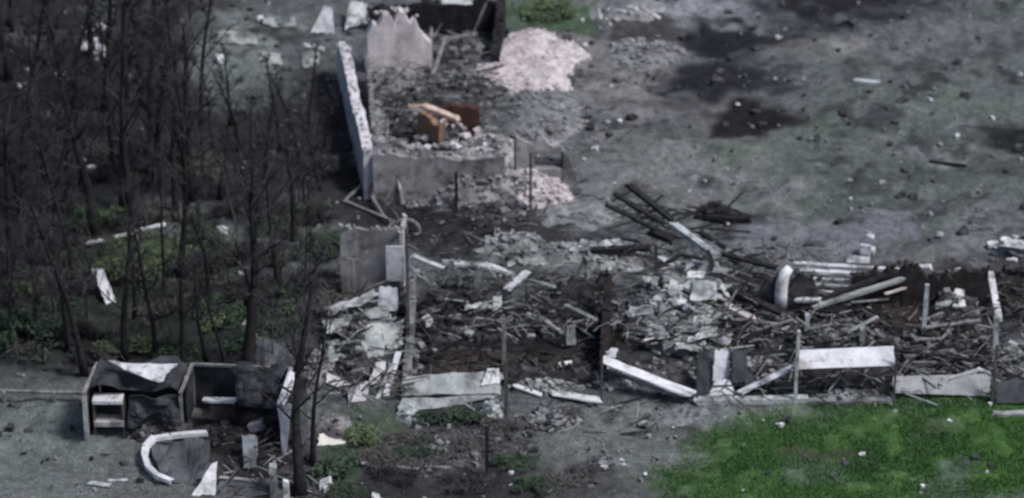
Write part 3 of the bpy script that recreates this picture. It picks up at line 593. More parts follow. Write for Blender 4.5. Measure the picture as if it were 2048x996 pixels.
mb = MB(); mb.chunk(gp(1730, 496, .35), .42, random.Random(2), 1.6); mb.chunk(gp(1742, 478, .75)+Vector((0, .1, 0)), .3, random.Random(5), .7); mb.chunk(gp(1742, 500, .15), .32, random.Random(6), .8); mb.obj('lump', 'offwhite', W_)
sheet('broken_slab', 'flat pale slab lying before the lone concrete block', 'slab', [(1690, 524, .05), (1738, 526, .05), (1740, 513, .1), (1700, 510, .1)], 'slatel', th=.06)

# front fence of the right ruin ----------------------------------------
FN = empty('panel_fence', gp(1700, 806), 'broken front fence with white and grey panels between slim posts', 'fence')
def fence_panel(x0, x1, yb0, yt0, yb1, yt1, ylev, m, label=None, back=.25):
    a, b = gp(x0, ylev), gp(x1, ylev); mb = MB()
    def q(p, y, dy): return p+Vector((0, dy, up_to(p, y)))
    mb.sheet([q(a, yb0, 0), q(b, yb1, 0), q(b+Vector((0, back, 0)), yt1, 0), q(a+Vector((0, back, 0)), yt0, 0)], .05, 10, 4, .012, sd_(), 0, .02)
    o = mb.obj('panel', m, FN)
    if label: o['label'] = label
fence_panel(1592, 1784, 738, 700, 731, 692, 806, 'white', 'bright white fence panel hanging high', .7)
fence_panel(1786, 1978, 786, 752, 792, 748, 800, 'conc', 'grey fence panel standing low', .35)
fence_panel(1992, 2080, 806, 764, 806, 760, 812, 'bluegrey', None, .2)
for x, yb, yt, ww in ((1590, 808, 662, .12), (1787, 806, 690, .07), (1984, 808, 690, .1), (1394, 806, 712, .07), (1203, 800, 712, .08)):
    b = gp(x, yb); mb = MB(); mb.bar(b-Vector((0, 0, .1)), b+Vector((0, 0, up_to(b, yt))), ww, ww, 3, .08, sd_()); mb.obj('post', 'slatel' if x == 1590 else 'dwood', FN)
mb = MB(); mb.bar(gp(1394, 802, .12), gp(1615, 798, .12), .3, .22, 8, .06, 3); mb.obj('base_strip', 'slatel', FN)
mb = MB(); mb.bar(gp(1615, 803, .06), gp(1784, 800, .06), .26, .14, 8, .1, 4); mb.obj('base_strip', 'rub', FN)
mb = MB(); mb.bar(gp(1985, 828, .06), gp(2090, 826, .06), .25, .14, 4, .1, 4); mb.obj('base_strip', 'slate', FN)
beam('white_plank', 'broad white plank sloping down left of the fence posts', 'plank', (1212, 722, 1.2), (1388, 790, .3), .5, .07, 'white')
beam('white_plank', 'thin grey plank below the broad sloping white plank', 'plank', (1205, 738, .7), (1330, 782, .2), .2, .06, 'plaster')
beam('white_plank', 'white plank rising to the right inside the fence', 'plank', (1478, 786, .2), (1582, 736, .9), .26, .06, 'offwhite')
beam('white_plank', 'thin pale plank on top of the low grey fence panel', 'plank', (1900, 757, .7), (1960, 738, 1.0), .14, .05, 'slatel')
beam('white_plank', 'thin pale plank end beside the right fence post', 'plank', (1955, 737, 1.0), (1982, 748, .9), .16, .05, 'slatel')
sheet('broken_panel', 'pale bluish panel standing inside the fence gap', 'panel', [(1425, 760, .3), (1458, 758, .3), (1456, 700, 1.2), (1430, 700, 1.2)], 'bluep', th=.04)
sheet('broken_panel', 'pale bluish panel lying in front of the standing one', 'panel', [(1415, 792, .1), (1468, 790, .1), (1462, 760, .4), (1432, 758, .4)], 'bluep', th=.04)
sheet('opening_shade', 'dark sheet added as the shaded opening left of the pale bluish panel', 'board', [(1396, 796, .05), (1420, 796, .05), (1418, 700, 1.3), (1396, 700, 1.3)], 'navy', crumple=.05)  # dark sheet added in place of the shade in an opening
sheet('opening_shade', 'dark sheet added as the shaded opening right of the pale bluish panel', 'board', [(1464, 766, .4), (1496, 764, .4), (1494, 700, 1.3), (1464, 700, 1.3)], 'navy', crumple=.05)  # same on the other side: a dark sheet standing in for shade
sheet('dark_tarpaulin', 'dark blue tarpaulin hanging in the fence gap', 'tarpaulin', [(1462, 775, .2), (1520, 770, .2), (1500, 735, .7), (1462, 705, 1.1)], 'navy', crumple=.1)
heap('rubble_heap', 'pale lumps under the left end of the broad white plank', (1225, 765), .9, .6, .5, 'plaster', 40, .3, 'palep')
heap('rubble_heap', 'dark debris behind the broad sloping white plank', (1320, 745), 1.6, .8, .35, 'drub', 60, .22, 'rub')
heap('rubble_heap', 'dark debris in the fence gap right of the bluish panel', (1520, 740), 1.2, .9, .4, 'drub', 60, .25, 'plaster')
heap('rubble_heap', 'dark debris behind the low grey fence panel', (1880, 735), 2.0, .7, .45, 'drub', 90, .25, 'rub')
heap('rubble_heap', 'grey crumbs under the bright white fence panel', (1690, 795), 1.6, .35, .25, 'rub', 50, .18, 'plaster')
block('small cluster of pale chips at the left end of the broad plank', 1222, 708, .4, 'offwhite', h=1.0, n=5)

# charred laths tangled in the ruins: nothing tells them apart
def laths(zone, label, group, n, mats, hmax, lmax=1.6, wd=(.05, .12)):
    r = random.Random(sd_()); x0, y0, x1, y1 = zone
    for _ in range(n):
        x, y = r.uniform(x0, x1), r.uniform(y0, y1); l = r.uniform(.5, lmax); a = r.gauss(0, .6); h0 = r.uniform(.1, hmax)
        p = gp(x, y, h0); d = Vector((math.cos(a)*l, math.sin(a)*l*.9, r.uniform(-.35, .35)*l)); q = p+d
        q.z = max(q.z, float(gz(q.x, q.y))+.05); ww = r.uniform(*wd)
        mb = MB(); mb.bar(p, q, ww, ww*.6, 3, .15, sd_()); tag(mb.obj('loose_lath', r.choice(mats)), label, 'lath', group)
laths((840, 570, 1200, 665), 'loose lath tangled in the dark rubble of the middle ruin', 'laths in the middle ruin', 60, ['char', 'char', 'dwood', 'wood', 'slate', 'slate'], .7)
laths((1240, 500, 1460, 690), 'loose lath stuck in the grey slate heap', 'laths in the slate heap', 40, ['char', 'char', 'char', 'wood', 'slate'], 1.1)
laths((1470, 600, 1720, 690), 'loose lath tangled behind the white fence panel', 'laths in the right ruin', 60, ['char', 'char', 'dwood', 'wood', 'slate'], .8)
laths((1800, 640, 1980, 740), 'loose lath in the scorched right end of the ruin', 'laths in the scorched end', 24, ['char', 'dwood', 'wood', 'wood'], .6)
laths((740, 130, 980, 280), 'loose lath in the debris inside the roofless house', 'laths in the roofless house', 36, ['char', 'dwood', 'wood', 'slate'], .5)
laths((820, 690, 1190, 760), 'scorched lath on the burnt floor of the middle ruin', 'laths on the burnt floor', 16, ['char', 'charb', 'dwood'], .3)
laths((650, 600, 800, 780), 'loose lath in the heap of sheets beside the middle ruin', 'laths in the sheet heap', 16, ['wood', 'slate', 'dwood'], .7, 1.1)

def tangle(name, label, zone, n, mats, hmax, seed, l=(.3, 1.3), w=(.02, .06)):
    r = random.Random(seed); x0, y0, x1, y1 = zone; lots = {}
    e = empty(name, gp((x0+x1)/2, (y0+y1)/2), label, 'debris')
    for _ in range(n):
        x, y = r.uniform(x0, x1), r.uniform(y0, y1); h = hmax*r.random(); p = gp(x, y, h); ln = r.uniform(*l); a = r.gauss(.15, .7)*r.choice((-1, 1)); mb = lots.setdefault(r.choice(mats), MB())
        q = p+Vector((math.cos(a)*ln, math.sin(a)*ln, r.gauss(0, .35)*ln)); q.z = max(q.z, float(gz(q.x, q.y))+.02); ww = r.uniform(*w)
        if r.random() < .75: mb.bar(p, q, ww, ww*.7, 2, .2, r.random())
        else:
            mid = p.lerp(q, .5)+Vector((r.uniform(-.2, .2), r.uniform(-.2, .2), r.uniform(.05, .35))); mb.tube([p, p.lerp(mid, .6)+Vector((0, 0, .05)), mid, q.lerp(mid, .5)+Vector((0, 0, .04)), q], .018, 4)
    for k, mb in lots.items(): tag(mb.obj('sticks_and_wire', k, e), kind='stuff')
DK, MX = ['char', 'char', 'char', 'dwood', 'wood'], ['char', 'char', 'char', 'dwood', 'dwood', 'wood', 'slate']
tangle('tangled_debris', 'dense tangle of thin sticks and wire at the rear of the middle ruin', (835, 545, 1210, 665), 420, MX, 1.1, 301)
tangle('tangled_debris', 'tangle of scorched sticks on the burnt floor of the middle ruin', (830, 670, 1200, 765), 130, ['char', 'charb', 'char', 'dwood'], .35, 302)
tangle('tangled_debris', 'dark sticks poking out between the slates of the slate heap', (1235, 495, 1470, 700), 280, MX, 1.6, 303)
tangle('tangled_debris', 'dense tangle of thin dark poles right of the slate heap', (1440, 490, 1640, 700), 280, DK+['slate'], 1.3, 304)
tangle('tangled_debris', 'tangle of sticks and wire behind the white fence panel', (1590, 615, 1740, 710), 170, MX, .8, 305)
tangle('tangled_debris', 'tangle of sticks and wire in the scorched right end of the ruin', (1800, 560, 2060, 745), 200, DK, .9, 306)
tangle('tangled_debris', 'thin sticks and wire inside the roofless house', (735, 60, 990, 270), 230, MX, .7, 307)
tangle('tangled_debris', 'thin sticks around the heap of sheets beside the middle ruin', (640, 570, 810, 790), 220, MX, .9, 308)
tangle('tangled_debris', 'thin sticks hanging behind the low grey fence panel', (1400, 700, 1980, 790), 300, DK+['slate'], .5, 309)
tangle('tangled_debris', 'fan of thin charred poles around the three long rafters', (1200, 395, 1440, 500), 40, ['char'], 1.0, 310, (.8, 2.2), (.04, .09))
tangle('tangled_debris', 'scorched sticks on the blackened yard below the upper house', (740, 395, 1150, 520), 120, DK, .25, 311)
tangle('tangled_debris', 'sticks and wire wreckage in front of the burnt shed', (440, 880, 620, 996), 80, MX, .4, 312)
tangle('tangled_debris', 'thin sticks on the ground in front of the middle ruin', (820, 800, 1300, 870), 50, MX, .15, 313)

# burnt shed, lower left -----------------------------------------------
D = empty('burnt_shed', gp(370, 860), 'burnt open-fronted shed of dark sheet metal with pale frame', 'shed')
fy = 882
def col_pt(x, yb, ytop): 
    b = gp(x, yb); return b, b+Vector((0, 0, up_to(b, ytop)))
fronts = [col_pt(175, 882, 790), col_pt(366, 872, 790), col_pt(566, 905, 800)]
bk = [t+Vector((.25, 2.05, 0)) for _, t in fronts]; bkb = [b+Vector((.25, 2.05, 0)) for b, _ in fronts]
for i, (b, t) in enumerate(fronts):
    mb = MB(); mb.bar(b-Vector((0, 0, .1)), t, .16 if i == 0 else .11, .12, 4, .1, sd_()); mb.obj('post', 'conc' if i == 0 else 'wood', D)
    mb = MB(); mb.bar(t+Vector((0, 0, .06)), bk[i]+Vector((0, 0, .06)), .12, .1, 4, .12, sd_()); mb.obj('roof_rail', 'offwhite' if i == 2 else 'wood', D)
for i in range(2):
    mb = MB(); mb.sheet([bkb[i]+Vector((.05, .02, -.1)), bkb[i+1]+Vector((-.05, .02, -.1)), bk[i+1]+Vector((-.05, .02, 0)), bk[i]+Vector((.05, .02, 0))], .05, 10, 5, .03, sd_()); mb.obj('back_wall', 'navy', D)
mb = MB(); mb.bar(bk[1]+Vector((0, 0, .03)), bk[2]+Vector((0, 0, .03)), .1, .1, 6, .08, sd_()); mb.obj('roof_rail', 'wood', D)
b, t = fronts[0]; mb = MB(); mb.sheet([b+Vector((.04, .1, 0)), bkb[0]+Vector((.02, -.1, 0)), bk[0]+Vector((.02, -.1, 0)), t+Vector((.04, .1, 0))], .05, 5, 4, .02, sd_()); mb.obj('side_wall', 'charb', D)
b, t = fronts[1]; mb = MB(); mb.sheet([b+Vector((.1, .9, 0)), bkb[1]+Vector((.02, -.1, 0)), bk[1]+Vector((.02, -.1, 0)), t+Vector((.1, .9, 0))], .05, 5, 4, .03, sd_()); mb.obj('partition', 'navy', D)
b, t = fronts[2]; mb = MB(); mb.sheet([b+Vector((0, .2, 0)), bkb[2]+Vector((.02, -.1, 0)), bk[2]+Vector((.02, -.1, 0)), t+Vector((0, .2, 0))], .05, 5, 4, .03, sd_()); mb.obj('side_wall', 'navy', D)
mb = MB(); mb.sheet([fronts[0][1]+Vector((.15, .35, .02)), fronts[1][1]+Vector((-.15, .55, -.1)), bk[1]+Vector((-.1, .05, .1)), bk[0]+Vector((.15, .05, .1))], .04, 12, 8, .24, sd_()); mb.obj('roof_panel', 'navy', D)
mb = MB(); mb.sheet([gp(478, 812, 1.3), gp(556, 818, 1.4), gp(560, 742, 2.4), gp(470, 742, 2.35)], .04, 12, 10, .34, 91); mb.obj('crumpled_sheet', 'navy', D)
mb = MB(); mb.sheet([gp(255, 850, .5), gp(362, 848, .5), gp(362, 795, 1.7), gp(258, 790, 1.75)], .04, 12, 10, .32, 92); mb.obj('crumpled_sheet', 'navy', D)
mb = MB(); mb.sheet([fronts[1][1]+Vector((2.2, .9, -.05)), fronts[2][1]+Vector((-.3, .5, 0)), bk[2]+Vector((-.15, .05, .1)), bk[1]+Vector((1.0, .05, .1))], .04, 10, 8, .22, sd_()); mb.obj('roof_panel', 'navy', D)
mb = MB(); a = gp(188, 872); e2 = gp(252, 872); mb.sheet([a+Vector((0, .55, 0)), e2+Vector((0, .55, 0)), e2+Vector((0, .55, 1.5)), a+Vector((0, .55, 1.5))], .03, 4, 4, .01, 3); mb.obj('shelf_shade', 'char', D)  # dark sheet added behind the shelves as the shade between them
SF = empty('shelf_rack', gp(215, 872), 'pale-edged wooden shelf rack inside the left bay of the burnt shed', 'shelf')
for z, m in ((1.55, 'offwhite'), (.65, 'conc')):
    a = gp(190, 873); e2 = gp(250, 873); mb = MB(); mb.sheet([a+Vector((0, -.05, z)), e2+Vector((0, -.05, z)), e2+Vector((0, .5, z)), a+Vector((0, .5, z))], .2 if z < 1 else .14, 4, 3, .01, 3); mb.obj('shelf_board', m, SF)
for x in (191, 249):
    a = gp(x, 873); mb = MB(); mb.bar(a+Vector((0, .25, -.05)), a+Vector((0, .25, 1.5)), .08, .4, 3, .05, 3); mb.obj('upright', 'dwood', SF)
sheet('roof_sheet', 'white torn sheet lying on the roof of the burnt shed', 'roof sheet', [(262, 744, 2.42), (322, 764, 2.4), (352, 728, 2.5), (218, 722, 2.48)], 'offwhite', crumple=.07)
beam('white_plank', 'short white plank on the shelf in the right bay of the shed', 'plank', (410, 800, 1.0), (470, 801, 1.0), .26, .1, 'offwhite')
sheet('broken_panel', 'brownish crumpled panel in the right bay of the shed', 'panel', [(405, 835, .5), (470, 835, .5), (470, 805, .95), (400, 800, .95)], 'charb', crumple=.16)
heap('rubble_heap', 'dark brown debris inside the right bay of the shed', (455, 880), 1.9, 1.0, .45, 'charb', 70, .22, 'drub')
heap('rubble_heap', 'dark debris on the floor of the left bay of the shed', (300, 862), 1.1, .7, .3, 'drub', 40, .2, 'rub')
sheet('white_sheet', 'tall narrow white sheet hanging at the right end of the burnt shed', 'sheet', [(566, 910, .05), (571, 910, .05), (583, 810, 2.2), (554, 806, 2.2)], 'white', crumple=.05)
sheet('broken_panel', 'grey bent panel behind the tall white sheet', 'panel', [(588, 900, .1), (614, 895, .1), (612, 760, 2.2), (592, 756, 2.2)], 'bluegrey', crumple=.1)
beam('white_plank', 'bright slanting board on top of the shed right end', 'plank', (563, 806, 2.3), (588, 744, 2.35), .3, .06, 'white')
# bent white frame in front of the shed
path = [(415, 866, .42), (380, 868, .45), (340, 872, .45), (306, 878, .45), (292, 893, .42), (289, 912, .36), (296, 934, .3), (312, 950, .22), (345, 964, .12)]
BF = empty('bent_metal_frame', gp(340, 930), 'bent white metal frame in a U shape before the burnt shed', 'metal frame')
mb = MB()
for k, (p, q) in enumerate(zip(path, path[1:])): mb.bar(gp(*p), gp(*q), .26 if 2 < k < 5 else .2, .16, 1, .04, k)
mb.obj('rim', 'white', BF)
mb = MB(); mb.sheet([gp(300, 890, .3), gp(420, 882, .3), gp(420, 965, .1), gp(325, 962, .1)], .04, 12, 9, .22, 77); mb.obj('torn_skin', 'bluegrey', BF)
mb = MB(); mb.sheet([gp(312, 882, .4), gp(440, 880, .35), gp(440, 890, .05), gp(312, 892, .05)], .04, 6, 3, .05, 78); mb.obj('dark_edge', 'navy', BF)
sheet('white_sheet', 'white triangular sheet standing at the bottom of the photo', 'sheet', [(385, 990, .05), (430, 992, .05), (434, 925, 1.0), (424, 925, 1.0)], 'white', crumple=.06)
sheet('white_sheet', 'pale pointed sheet leaning inside the shed front', 'sheet', [(488, 935, .1), (512, 938, .1), (516, 872, .9), (484, 870, .9)], 'slatel', crumple=.06)
block('round grey lump at the right bay of the shed', 512, 852, .5, 'plaster', 'rubble_lump', 'lump', h=.5)
sheet('broken_panel', 'dark blue-grey panel lying at the bottom of the photo', 'panel', [(420, 996, .05), (560, 990, .05), (545, 960, .3), (440, 962, .25)], 'bluegrey', crumple=.12)
beam('white_plank', 'thin brownish plank below the pale pointed sheet', 'plank', (440, 955, .3), (515, 962, .3), .14, .06, 'plaster')
post('white_post', 'short white post at the bottom edge by the burnt trunk', 'post', 574, 1010, 962, .2, 'offwhite')
post('white_post', 'short grey post left of the white post at the bottom', 'post', 548, 990, 930, .25, 'slate')
beam('white_plank', 'pale plank lying on the grey ground left of the bent frame', 'plank', (180, 966, .05), (222, 972, .05), .22, .06, 'slatel')
beam('white_plank', 'thin pale plank lying beside the pale plank', 'plank', (215, 962, .06), (256, 960, .06), .14, .05, 'slatel')
beam('fence_rail', 'grey rail lying left of the burnt shed', 'rail', (-20, 782, .4), (172, 786, .4), .12, .12, 'wood')
for x in (10, 110): post('fence_stake', 'short stake under the grey rail', 'stake', x, 806, 784, .1, 'wood', group='stakes of the grey rail')
sheet('cream_board', 'cream board lying on the grass right of the burnt trunk', 'board', [(634, 892, .05), (690, 886, .05), (694, 862, .15), (640, 868, .15)], 'cream', th=.06)
heap('rubble_heap', 'brownish grey mound behind the cream board', (672, 858), .8, .9, .45, 'plaster', 20, .15)
sheet('broken_panel', 'blue-grey crumpled sheet among the trunks behind the shed', 'panel', [(505, 735, .2), (585, 735, .2), (590, 690, .8), (515, 672, .9)], 'bluegrey', crumple=.15)
heap('rubble_heap', 'brown-grey rubble standing right of the burnt shed', (630, 745), .7, .8, .8, 'plaster', 50, .25, 'drub')
block('white fragment on the dark grass at the bottom', 651, 968, .42, 'white')
block('white chip at the bottom edge of the photo', 752, 994, .36, 'offwhite')
beam('white_plank', 'longer thin pale plank on the dark ground at the bottom', 'plank', (722, 926, .08), (838, 938, .08), .14, .06, 'wood')
beam('white_plank', 'shorter thin pale plank on the dark ground at the bottom', 'plank', (852, 933, .08), (902, 935, .08), .14, .06, 'wood')
post('dead_pole', 'thin dark pole above the dark ground at the bottom', 'pole', 974, 950, 862, .12, 'char')
heap('rubble_heap', 'small pale wooden scraps on the grey ground left of the grass', (1215, 928), .7, .5, .15, 'rub', 26, .22, 'slatel')
heap('rubble_heap', 'grey clods in front of the front planks', (1110, 840), 1.3, .8, .25, 'rub', 60, .25, 'drub')
heap('rubble_heap', 'dark grey debris mottling the ground below the fallen slabs', (900, 895), 2.9, 1.6, .18, 'drub', 110, .2, 'rub')
heap('ash_heap', 'pale grey ash spread left of the dark hollow by the grass', (1370, 830), 1.1, .8, .15, 'rub', 20, .12, cat='ash heap')

# white pieces in the thicket --------------------------------------------
WS = empty('window_frame', gp(190, 135), 'broken white window frame glimpsed deep in the dark thicket', 'window frame')
for a, b, ww in (((168, 82, .5), (170, 98, .4), .28), ((187, 80, .6), (189, 118, .1), .4), ((205, 92, .5), (210, 112, .2), .26)):
    mb = MB(); mb.bar(gp(*a), gp(*b), ww, .12, 3, .1, sd_()); mb.obj('bar', 'white', WS)
for i, (x, y, s, lb) in enumerate([(168, 60, .32, 'left of three white chips over the white window frame'), (186, 62, .26, 'middle of three white chips over the white window frame'), (203, 54, .34, 'right of three white chips over the white window frame'),
      (61, 141, .4, 'bright upright white chip in the far left thicket'), (120, 146, .4, 'white chip between the window frame and the far left chip'), (44, 174, .4, 'white flat chip low in the far left thicket'),
      (247, 3, .36, 'white chip at the top edge above the thicket'), (95, 229, .24, 'left of two dim chips in the middle of the thicket'), (121, 228, .3, 'right of two dim chips in the middle of the thicket'),
      (162, 319, .3, 'upper of two dim white chips by the straight trunk'), (183, 336, .34, 'lower of two dim white chips by the straight trunk'), (445, 460, .46, 'white block in the grey-green clearing among trunks'), (484, 550, .3, 'pale chip beside the thick forked trunk'),
      (69, 425, .28, 'dim chip low in the left thicket'), (520, 36, .34, 'pale chip in the clearing left of the white bent sheet'), (440, 118, .45, 'pale chip in the middle of the upper clearing'), (412, 190, .3, 'pale chip at the lower edge of the upper clearing'), (485, 645, .26, 'tiny pale chip between trunks behind the shed'), (384, 478, .22, 'tiny pale chip above the green bush')]):
    block(lb, x, y, s, 'white' if s > .33 else 'offwhite', n=2)
beam('white_plank', 'bright white board leaning among the trunks of the thicket', 'plank', (220, 602, .1), (196, 542, .7), .42, .06, 'white')
beam('fence_rail', 'left broken white rail above the green bush', 'rail', (174, 486, .7), (207, 480, .7), .14, .08, 'offwhite')
beam('fence_rail', 'middle broken white rail above the green bush', 'rail', (228, 474, .7), (270, 464, .7), .16, .08, 'offwhite')
beam('fence_rail', 'right broken white rail above the green bush', 'rail', (284, 458, .7), (330, 448, .7), .16, .08, 'offwhite')
for x in (190, 275, 340): post('fence_stake', 'stake under the broken white rails', 'stake', x, 510-(x-190)*.2, 478-(x-190)*.2, .1, 'wood', group='stakes of the white rails')
beam('fallen_branch', 'pale leaning stick right of the upper thicket', 'branch', (342, 140, .05), (352, 108, .5), .14, .1, 'slatel')
beam('fallen_branch', 'pale stick lying under the thicket crowns', 'branch', (240, 140, .1), (262, 155, .1), .14, .1, 'wood')
for x, y, l, lb in ((560, 40, 70, 'long grey sheet in the upper clearing'), (470, 75, 90, 'broad grey-green sheet in the upper clearing'), (540, 115, 50, 'small grey sheet below the others in the clearing'), (90, 470, 30, 'grey upright sheet in the left thicket')):
    sheet('roof_sheet', lb, 'roof sheet', [(x-l/2, y+10, .05), (x+l/2, y+14, .05), (x+l/2-6, y-8, .2), (x-l/2+8, y-12, .2)], 'slate', crumple=.12)
# small bright chips scattered over the field on the right: alike
for x, y, s in ((1860, 198, .26), (1916, 272, .28), (1764, 364, .3), (1985, 235, .2), (2040, 148, .26), (1880, 470, .24), (1283, 846, .3), (1298, 872, .22), (1562, 850, .28), (1190, 298, .3), (1215, 243, .22), (1240, 242, .2), (1700, 360, .2),
                (1290, 98, .22), (1340, 112, .24), (1300, 125, .24), (1165, 40, .2), (1220, 48, .24), (1170, 90, .24), (1475, 208, .2), (1555, 75, .3), (1900, 843, .2), (1725, 908, .24), (1790, 823, .22), (1975, 945, .22), (1845, 972, .2), (1195, 640, .2), (1980, 808, .2)):
    block('small pale stone lying on the open ground', x, y, s*.8, 'offwhite', 'stone', 'stone', group='pale stones on the open ground', n=3)
beam('pale_plank', 'short pale plank with a dark shadow on the open field', 'plank', (1708, 160, .08), (1762, 166, .08), .22, .1, 'slatel')
beam('fallen_branch', 'dark stick lying on the right of the open field', 'branch', (1860, 322, .05), (1935, 332, .05), .1, .1, 'char')
beam('fallen_branch', 'charred log lying on the ash right of the rafters', 'branch', (1390, 432, .12), (1500, 440, .12), .2, .2, 'char')
heap('rubble_heap', 'black cinder heap on the ash right of the rafters', (1435, 424), .9, .6, .22, 'char', 60, .22, 'drub')

# ------------------------------------------------------------ trees and shrubs
def grow(seed, H, tw=1.0, spread=1.0, nl=15, r0=.13):
    r = random.Random(seed); trunk, limb, crown = MB(), MB(), MB(); pts = [Vector((0, 0, -.15))]; n = 9; d = Vector((r.uniform(-.06, .06), r.uniform(-.06, .06), 1))
    for i in range(n):
        d = (d+Vector((r.uniform(-.09, .09), r.uniform(-.09, .09), 0))).normalized(); pts.append(pts[-1]+d*(H/n))
    rad = [r0*(1-.8*(i/n)**.8) for i in range(n+1)]; rad[0] *= 1.35; trunk.tube(pts, rad, 7)
    def at(u):
        x = u*n; i = min(int(x), n-1); return pts[i].lerp(pts[i+1], x-i), rad[i]
    for k in range(nl):
        u = .28+.7*(k+r.random())/nl; p, pr = at(u); az = k*2.4+r.uniform(-.5, .5); L = H*(.36-.22*u)*r.uniform(.7, 1.3)*spread; el = r.uniform(.35, .9)+u*.3
        dd = Vector((math.cos(az)*math.cos(el), math.sin(az)*math.cos(el), math.sin(el))); q = [p]; m = 4
        for i in range(m):
            dd = (dd+Vector((r.uniform(-.2, .2), r.uniform(-.2, .2), r.uniform(0, .18)))).normalized(); q.append(q[-1]+dd*(L/m))
        lr = min(pr*.42, .06); limb.tube(q, [lr*(1-.75*i/m) for i in range(m+1)], 4)
        for j in range(int(8*tw)):
            x = r.uniform(.2, 1)*m; i = min(int(x), m-1); s = q[i].lerp(q[i+1], x-i)
            e = (dd+Vector((r.uniform(-1, 1), r.uniform(-1, 1), r.uniform(-.4, .8)))).normalized(); l2 = L*r.uniform(.2, .5)
            t = s+e*l2*.55; e2 = (e+Vector((r.uniform(-.4, .4), r.uniform(-.4, .4), r.uniform(-.2, .4)))).normalized(); t2 = t+e2*l2*.45
            crown.tube([s, t, t2], [.022, .016, .008], 3)
            for _ in range(int(9*tw)):
                y = r.random(); a = s.lerp(t, y) if r.random() < .5 else t.lerp(t2, y)
                g = (e+Vector((r.uniform(-1, 1), r.uniform(-1, 1), r.uniform(-.5, .9)))).normalized(); l3 = r.uniform(.2, .6)
                b = a+g*l3; sd = g.cross(Vector((r.uniform(-1, 1), r.uniform(-1, 1), .3))).normalized()*.012
                crown.add([a-sd, a+sd, b], [(0, 1, 2)])
    return trunk, limb, crown
def to_mesh(mb, name, m):
    me = bpy.data.meshes.new(name); me.from_pydata([tuple(v) for v in mb.V], [], mb.F); me.materials.append(M[m])
    for p in me.polygons: p.use_smooth = True
    return me
VAR = []
for i in range(5):
    t, l, c = grow(40+i, 9.0, (1.1, .9, 1.0, .8, .95)[i], (1.0, .8, .95, .7, .85)[i], (15, 12, 14, 11, 13)[i], (.25, .18, .22, .16, .2)[i]); c.add(l.V, l.F); VAR.append((to_mesh(t, 'trunk', 'bark'), to_mesh(c, 'crown', 'twig')))
SAP = []
for i in range(4):
    t, l, c = grow(80+i, 4.2, .5, .6, 7, .05); c.add(l.V, l.F); SAP.append((to_mesh(t, 'trunk', 'paletwig' if i % 2 else 'bark'), to_mesh(c, 'crown', 'twig')))
def plant_tree(name, label, x, y, sc_, rz, lean=(0, 0), v=0, group=None, lib=VAR, cat='tree', thick=1.0):
    e = empty(name, gp(x, y), label, cat, group); e.rotation_euler = (lean[1], lean[0], rz) if False else (0, 0, 0)
    for nm, me in zip(('trunk', 'crown'), lib[v % len(lib)]):
        o = bpy.data.objects.new(nm, me); col.objects.link(o); o.parent = e; o.rotation_euler = (lean[1], lean[0], rz); k = sc_*(thick if nm == 'trunk' else 1)
        o.scale = (k, k, sc_)
    return e
plant_tree('burnt_tree', 'thick burnt tree behind the middle of the shed, leaning right', 497, 745, 1.0, .3, (.16, 0), 0, thick=1.15)
plant_tree('burnt_tree', 'straight dark burnt tree right of the thick leaning one', 557, 570, .72, 1.3, (.03, 0), 1, thick=1.15)
plant_tree('burnt_tree', 'leaning burnt tree in front of the right end of the shed', 598, 985, .95, 2.2, (.2, 0), 2, thick=1.15)
plant_tree('burnt_tree', 'slim burnt tree leaning right of the tall white sheet', 625, 930, .75, 4.0, (.10, 0), 3, thick=1.0)
plant_tree('burnt_tree', 'burnt tree at the left corner of the shed', 170, 748, .95, .9, (-.01, 0), 3, thick=1.0)
plant_tree('burnt_tree', 'burnt tree right of the bright white leaning board', 252, 715, .8, 2.9, (.01, 0), 4, thick=1.0)
plant_tree('burnt_tree', 'tall straight burnt tree before the green bush', 272, 470, 1.2, .2, (0, 0), 1, thick=1.0)
plant_tree('burnt_tree', 'tall burnt tree at the white rails', 190, 470, 1.1, 3.9, (.01, 0), 2, thick=1.0)
WOOD = [(20, 560), (75, 610), (110, 520), (45, 430), (150, 560), (350, 440), (90, 360), (10, 330), (160, 380), (230, 340), (310, 370), (360, 330), (60, 250), (130, 260), (210, 220), (290, 210), (20, 160), (100, 130), (330, 200), (180, 150), (260, 90), (20, 60), (410, 330),
        (320, 110), (310, 715), (365, 735), (412, 720), (452, 742), (20, 700), (-40, 480), (-40, 300), (-30, 620), (480, 300), (130, 440), (250, 420), (300, 300), (560, 300), (600, 330), (640, 380), (620, 260), (590, 480), (520, 420), (440, 400), (400, 250), (650, 300), (610, 420), (360, 560), (420, 600), (330, 620), (80, 690), (140, 700), (270, 640), (60, 540), (460, 250), (530, 360), (380, 400), (610, 560)]
rt = random.Random(9)
def where(x, y):
    if x < 60: return 'at the left edge of the photo'
    if y > 680: return 'just behind the burnt shed'
    if y < 200: return 'high in the far thicket near the top edge'
    if x > 390 and y < 350: return 'below the grey clearing left of the upper house'
    if x > 500: return 'between the thick leaning tree and the grey outhouse'
    if x > 390: return 'in the grey gap right of the yellow-green bush'
    if y > 450: return 'around the bright white leaning board'
    return 'in the dark middle of the thicket'
ORD = ['leftmost', 'second from left', 'third from left', 'fourth from left', 'fifth from left', 'sixth from left', 'seventh from left', 'eighth from left', 'ninth from left', 'tenth from left', 'eleventh from left', 'twelfth from left', 'thirteenth from left', 'fourteenth from left', 'fifteenth from left', 'sixteenth from left']
zones = {}
for q in sorted(WOOD): zones.setdefault(where(*q), []).append(q)
def tree_label(q):
    z = zones[where(*q)]; return 'bare burnt tree %s' % where(*q) + ('' if len(z) == 1 else ', '+ORD[z.index(q)])
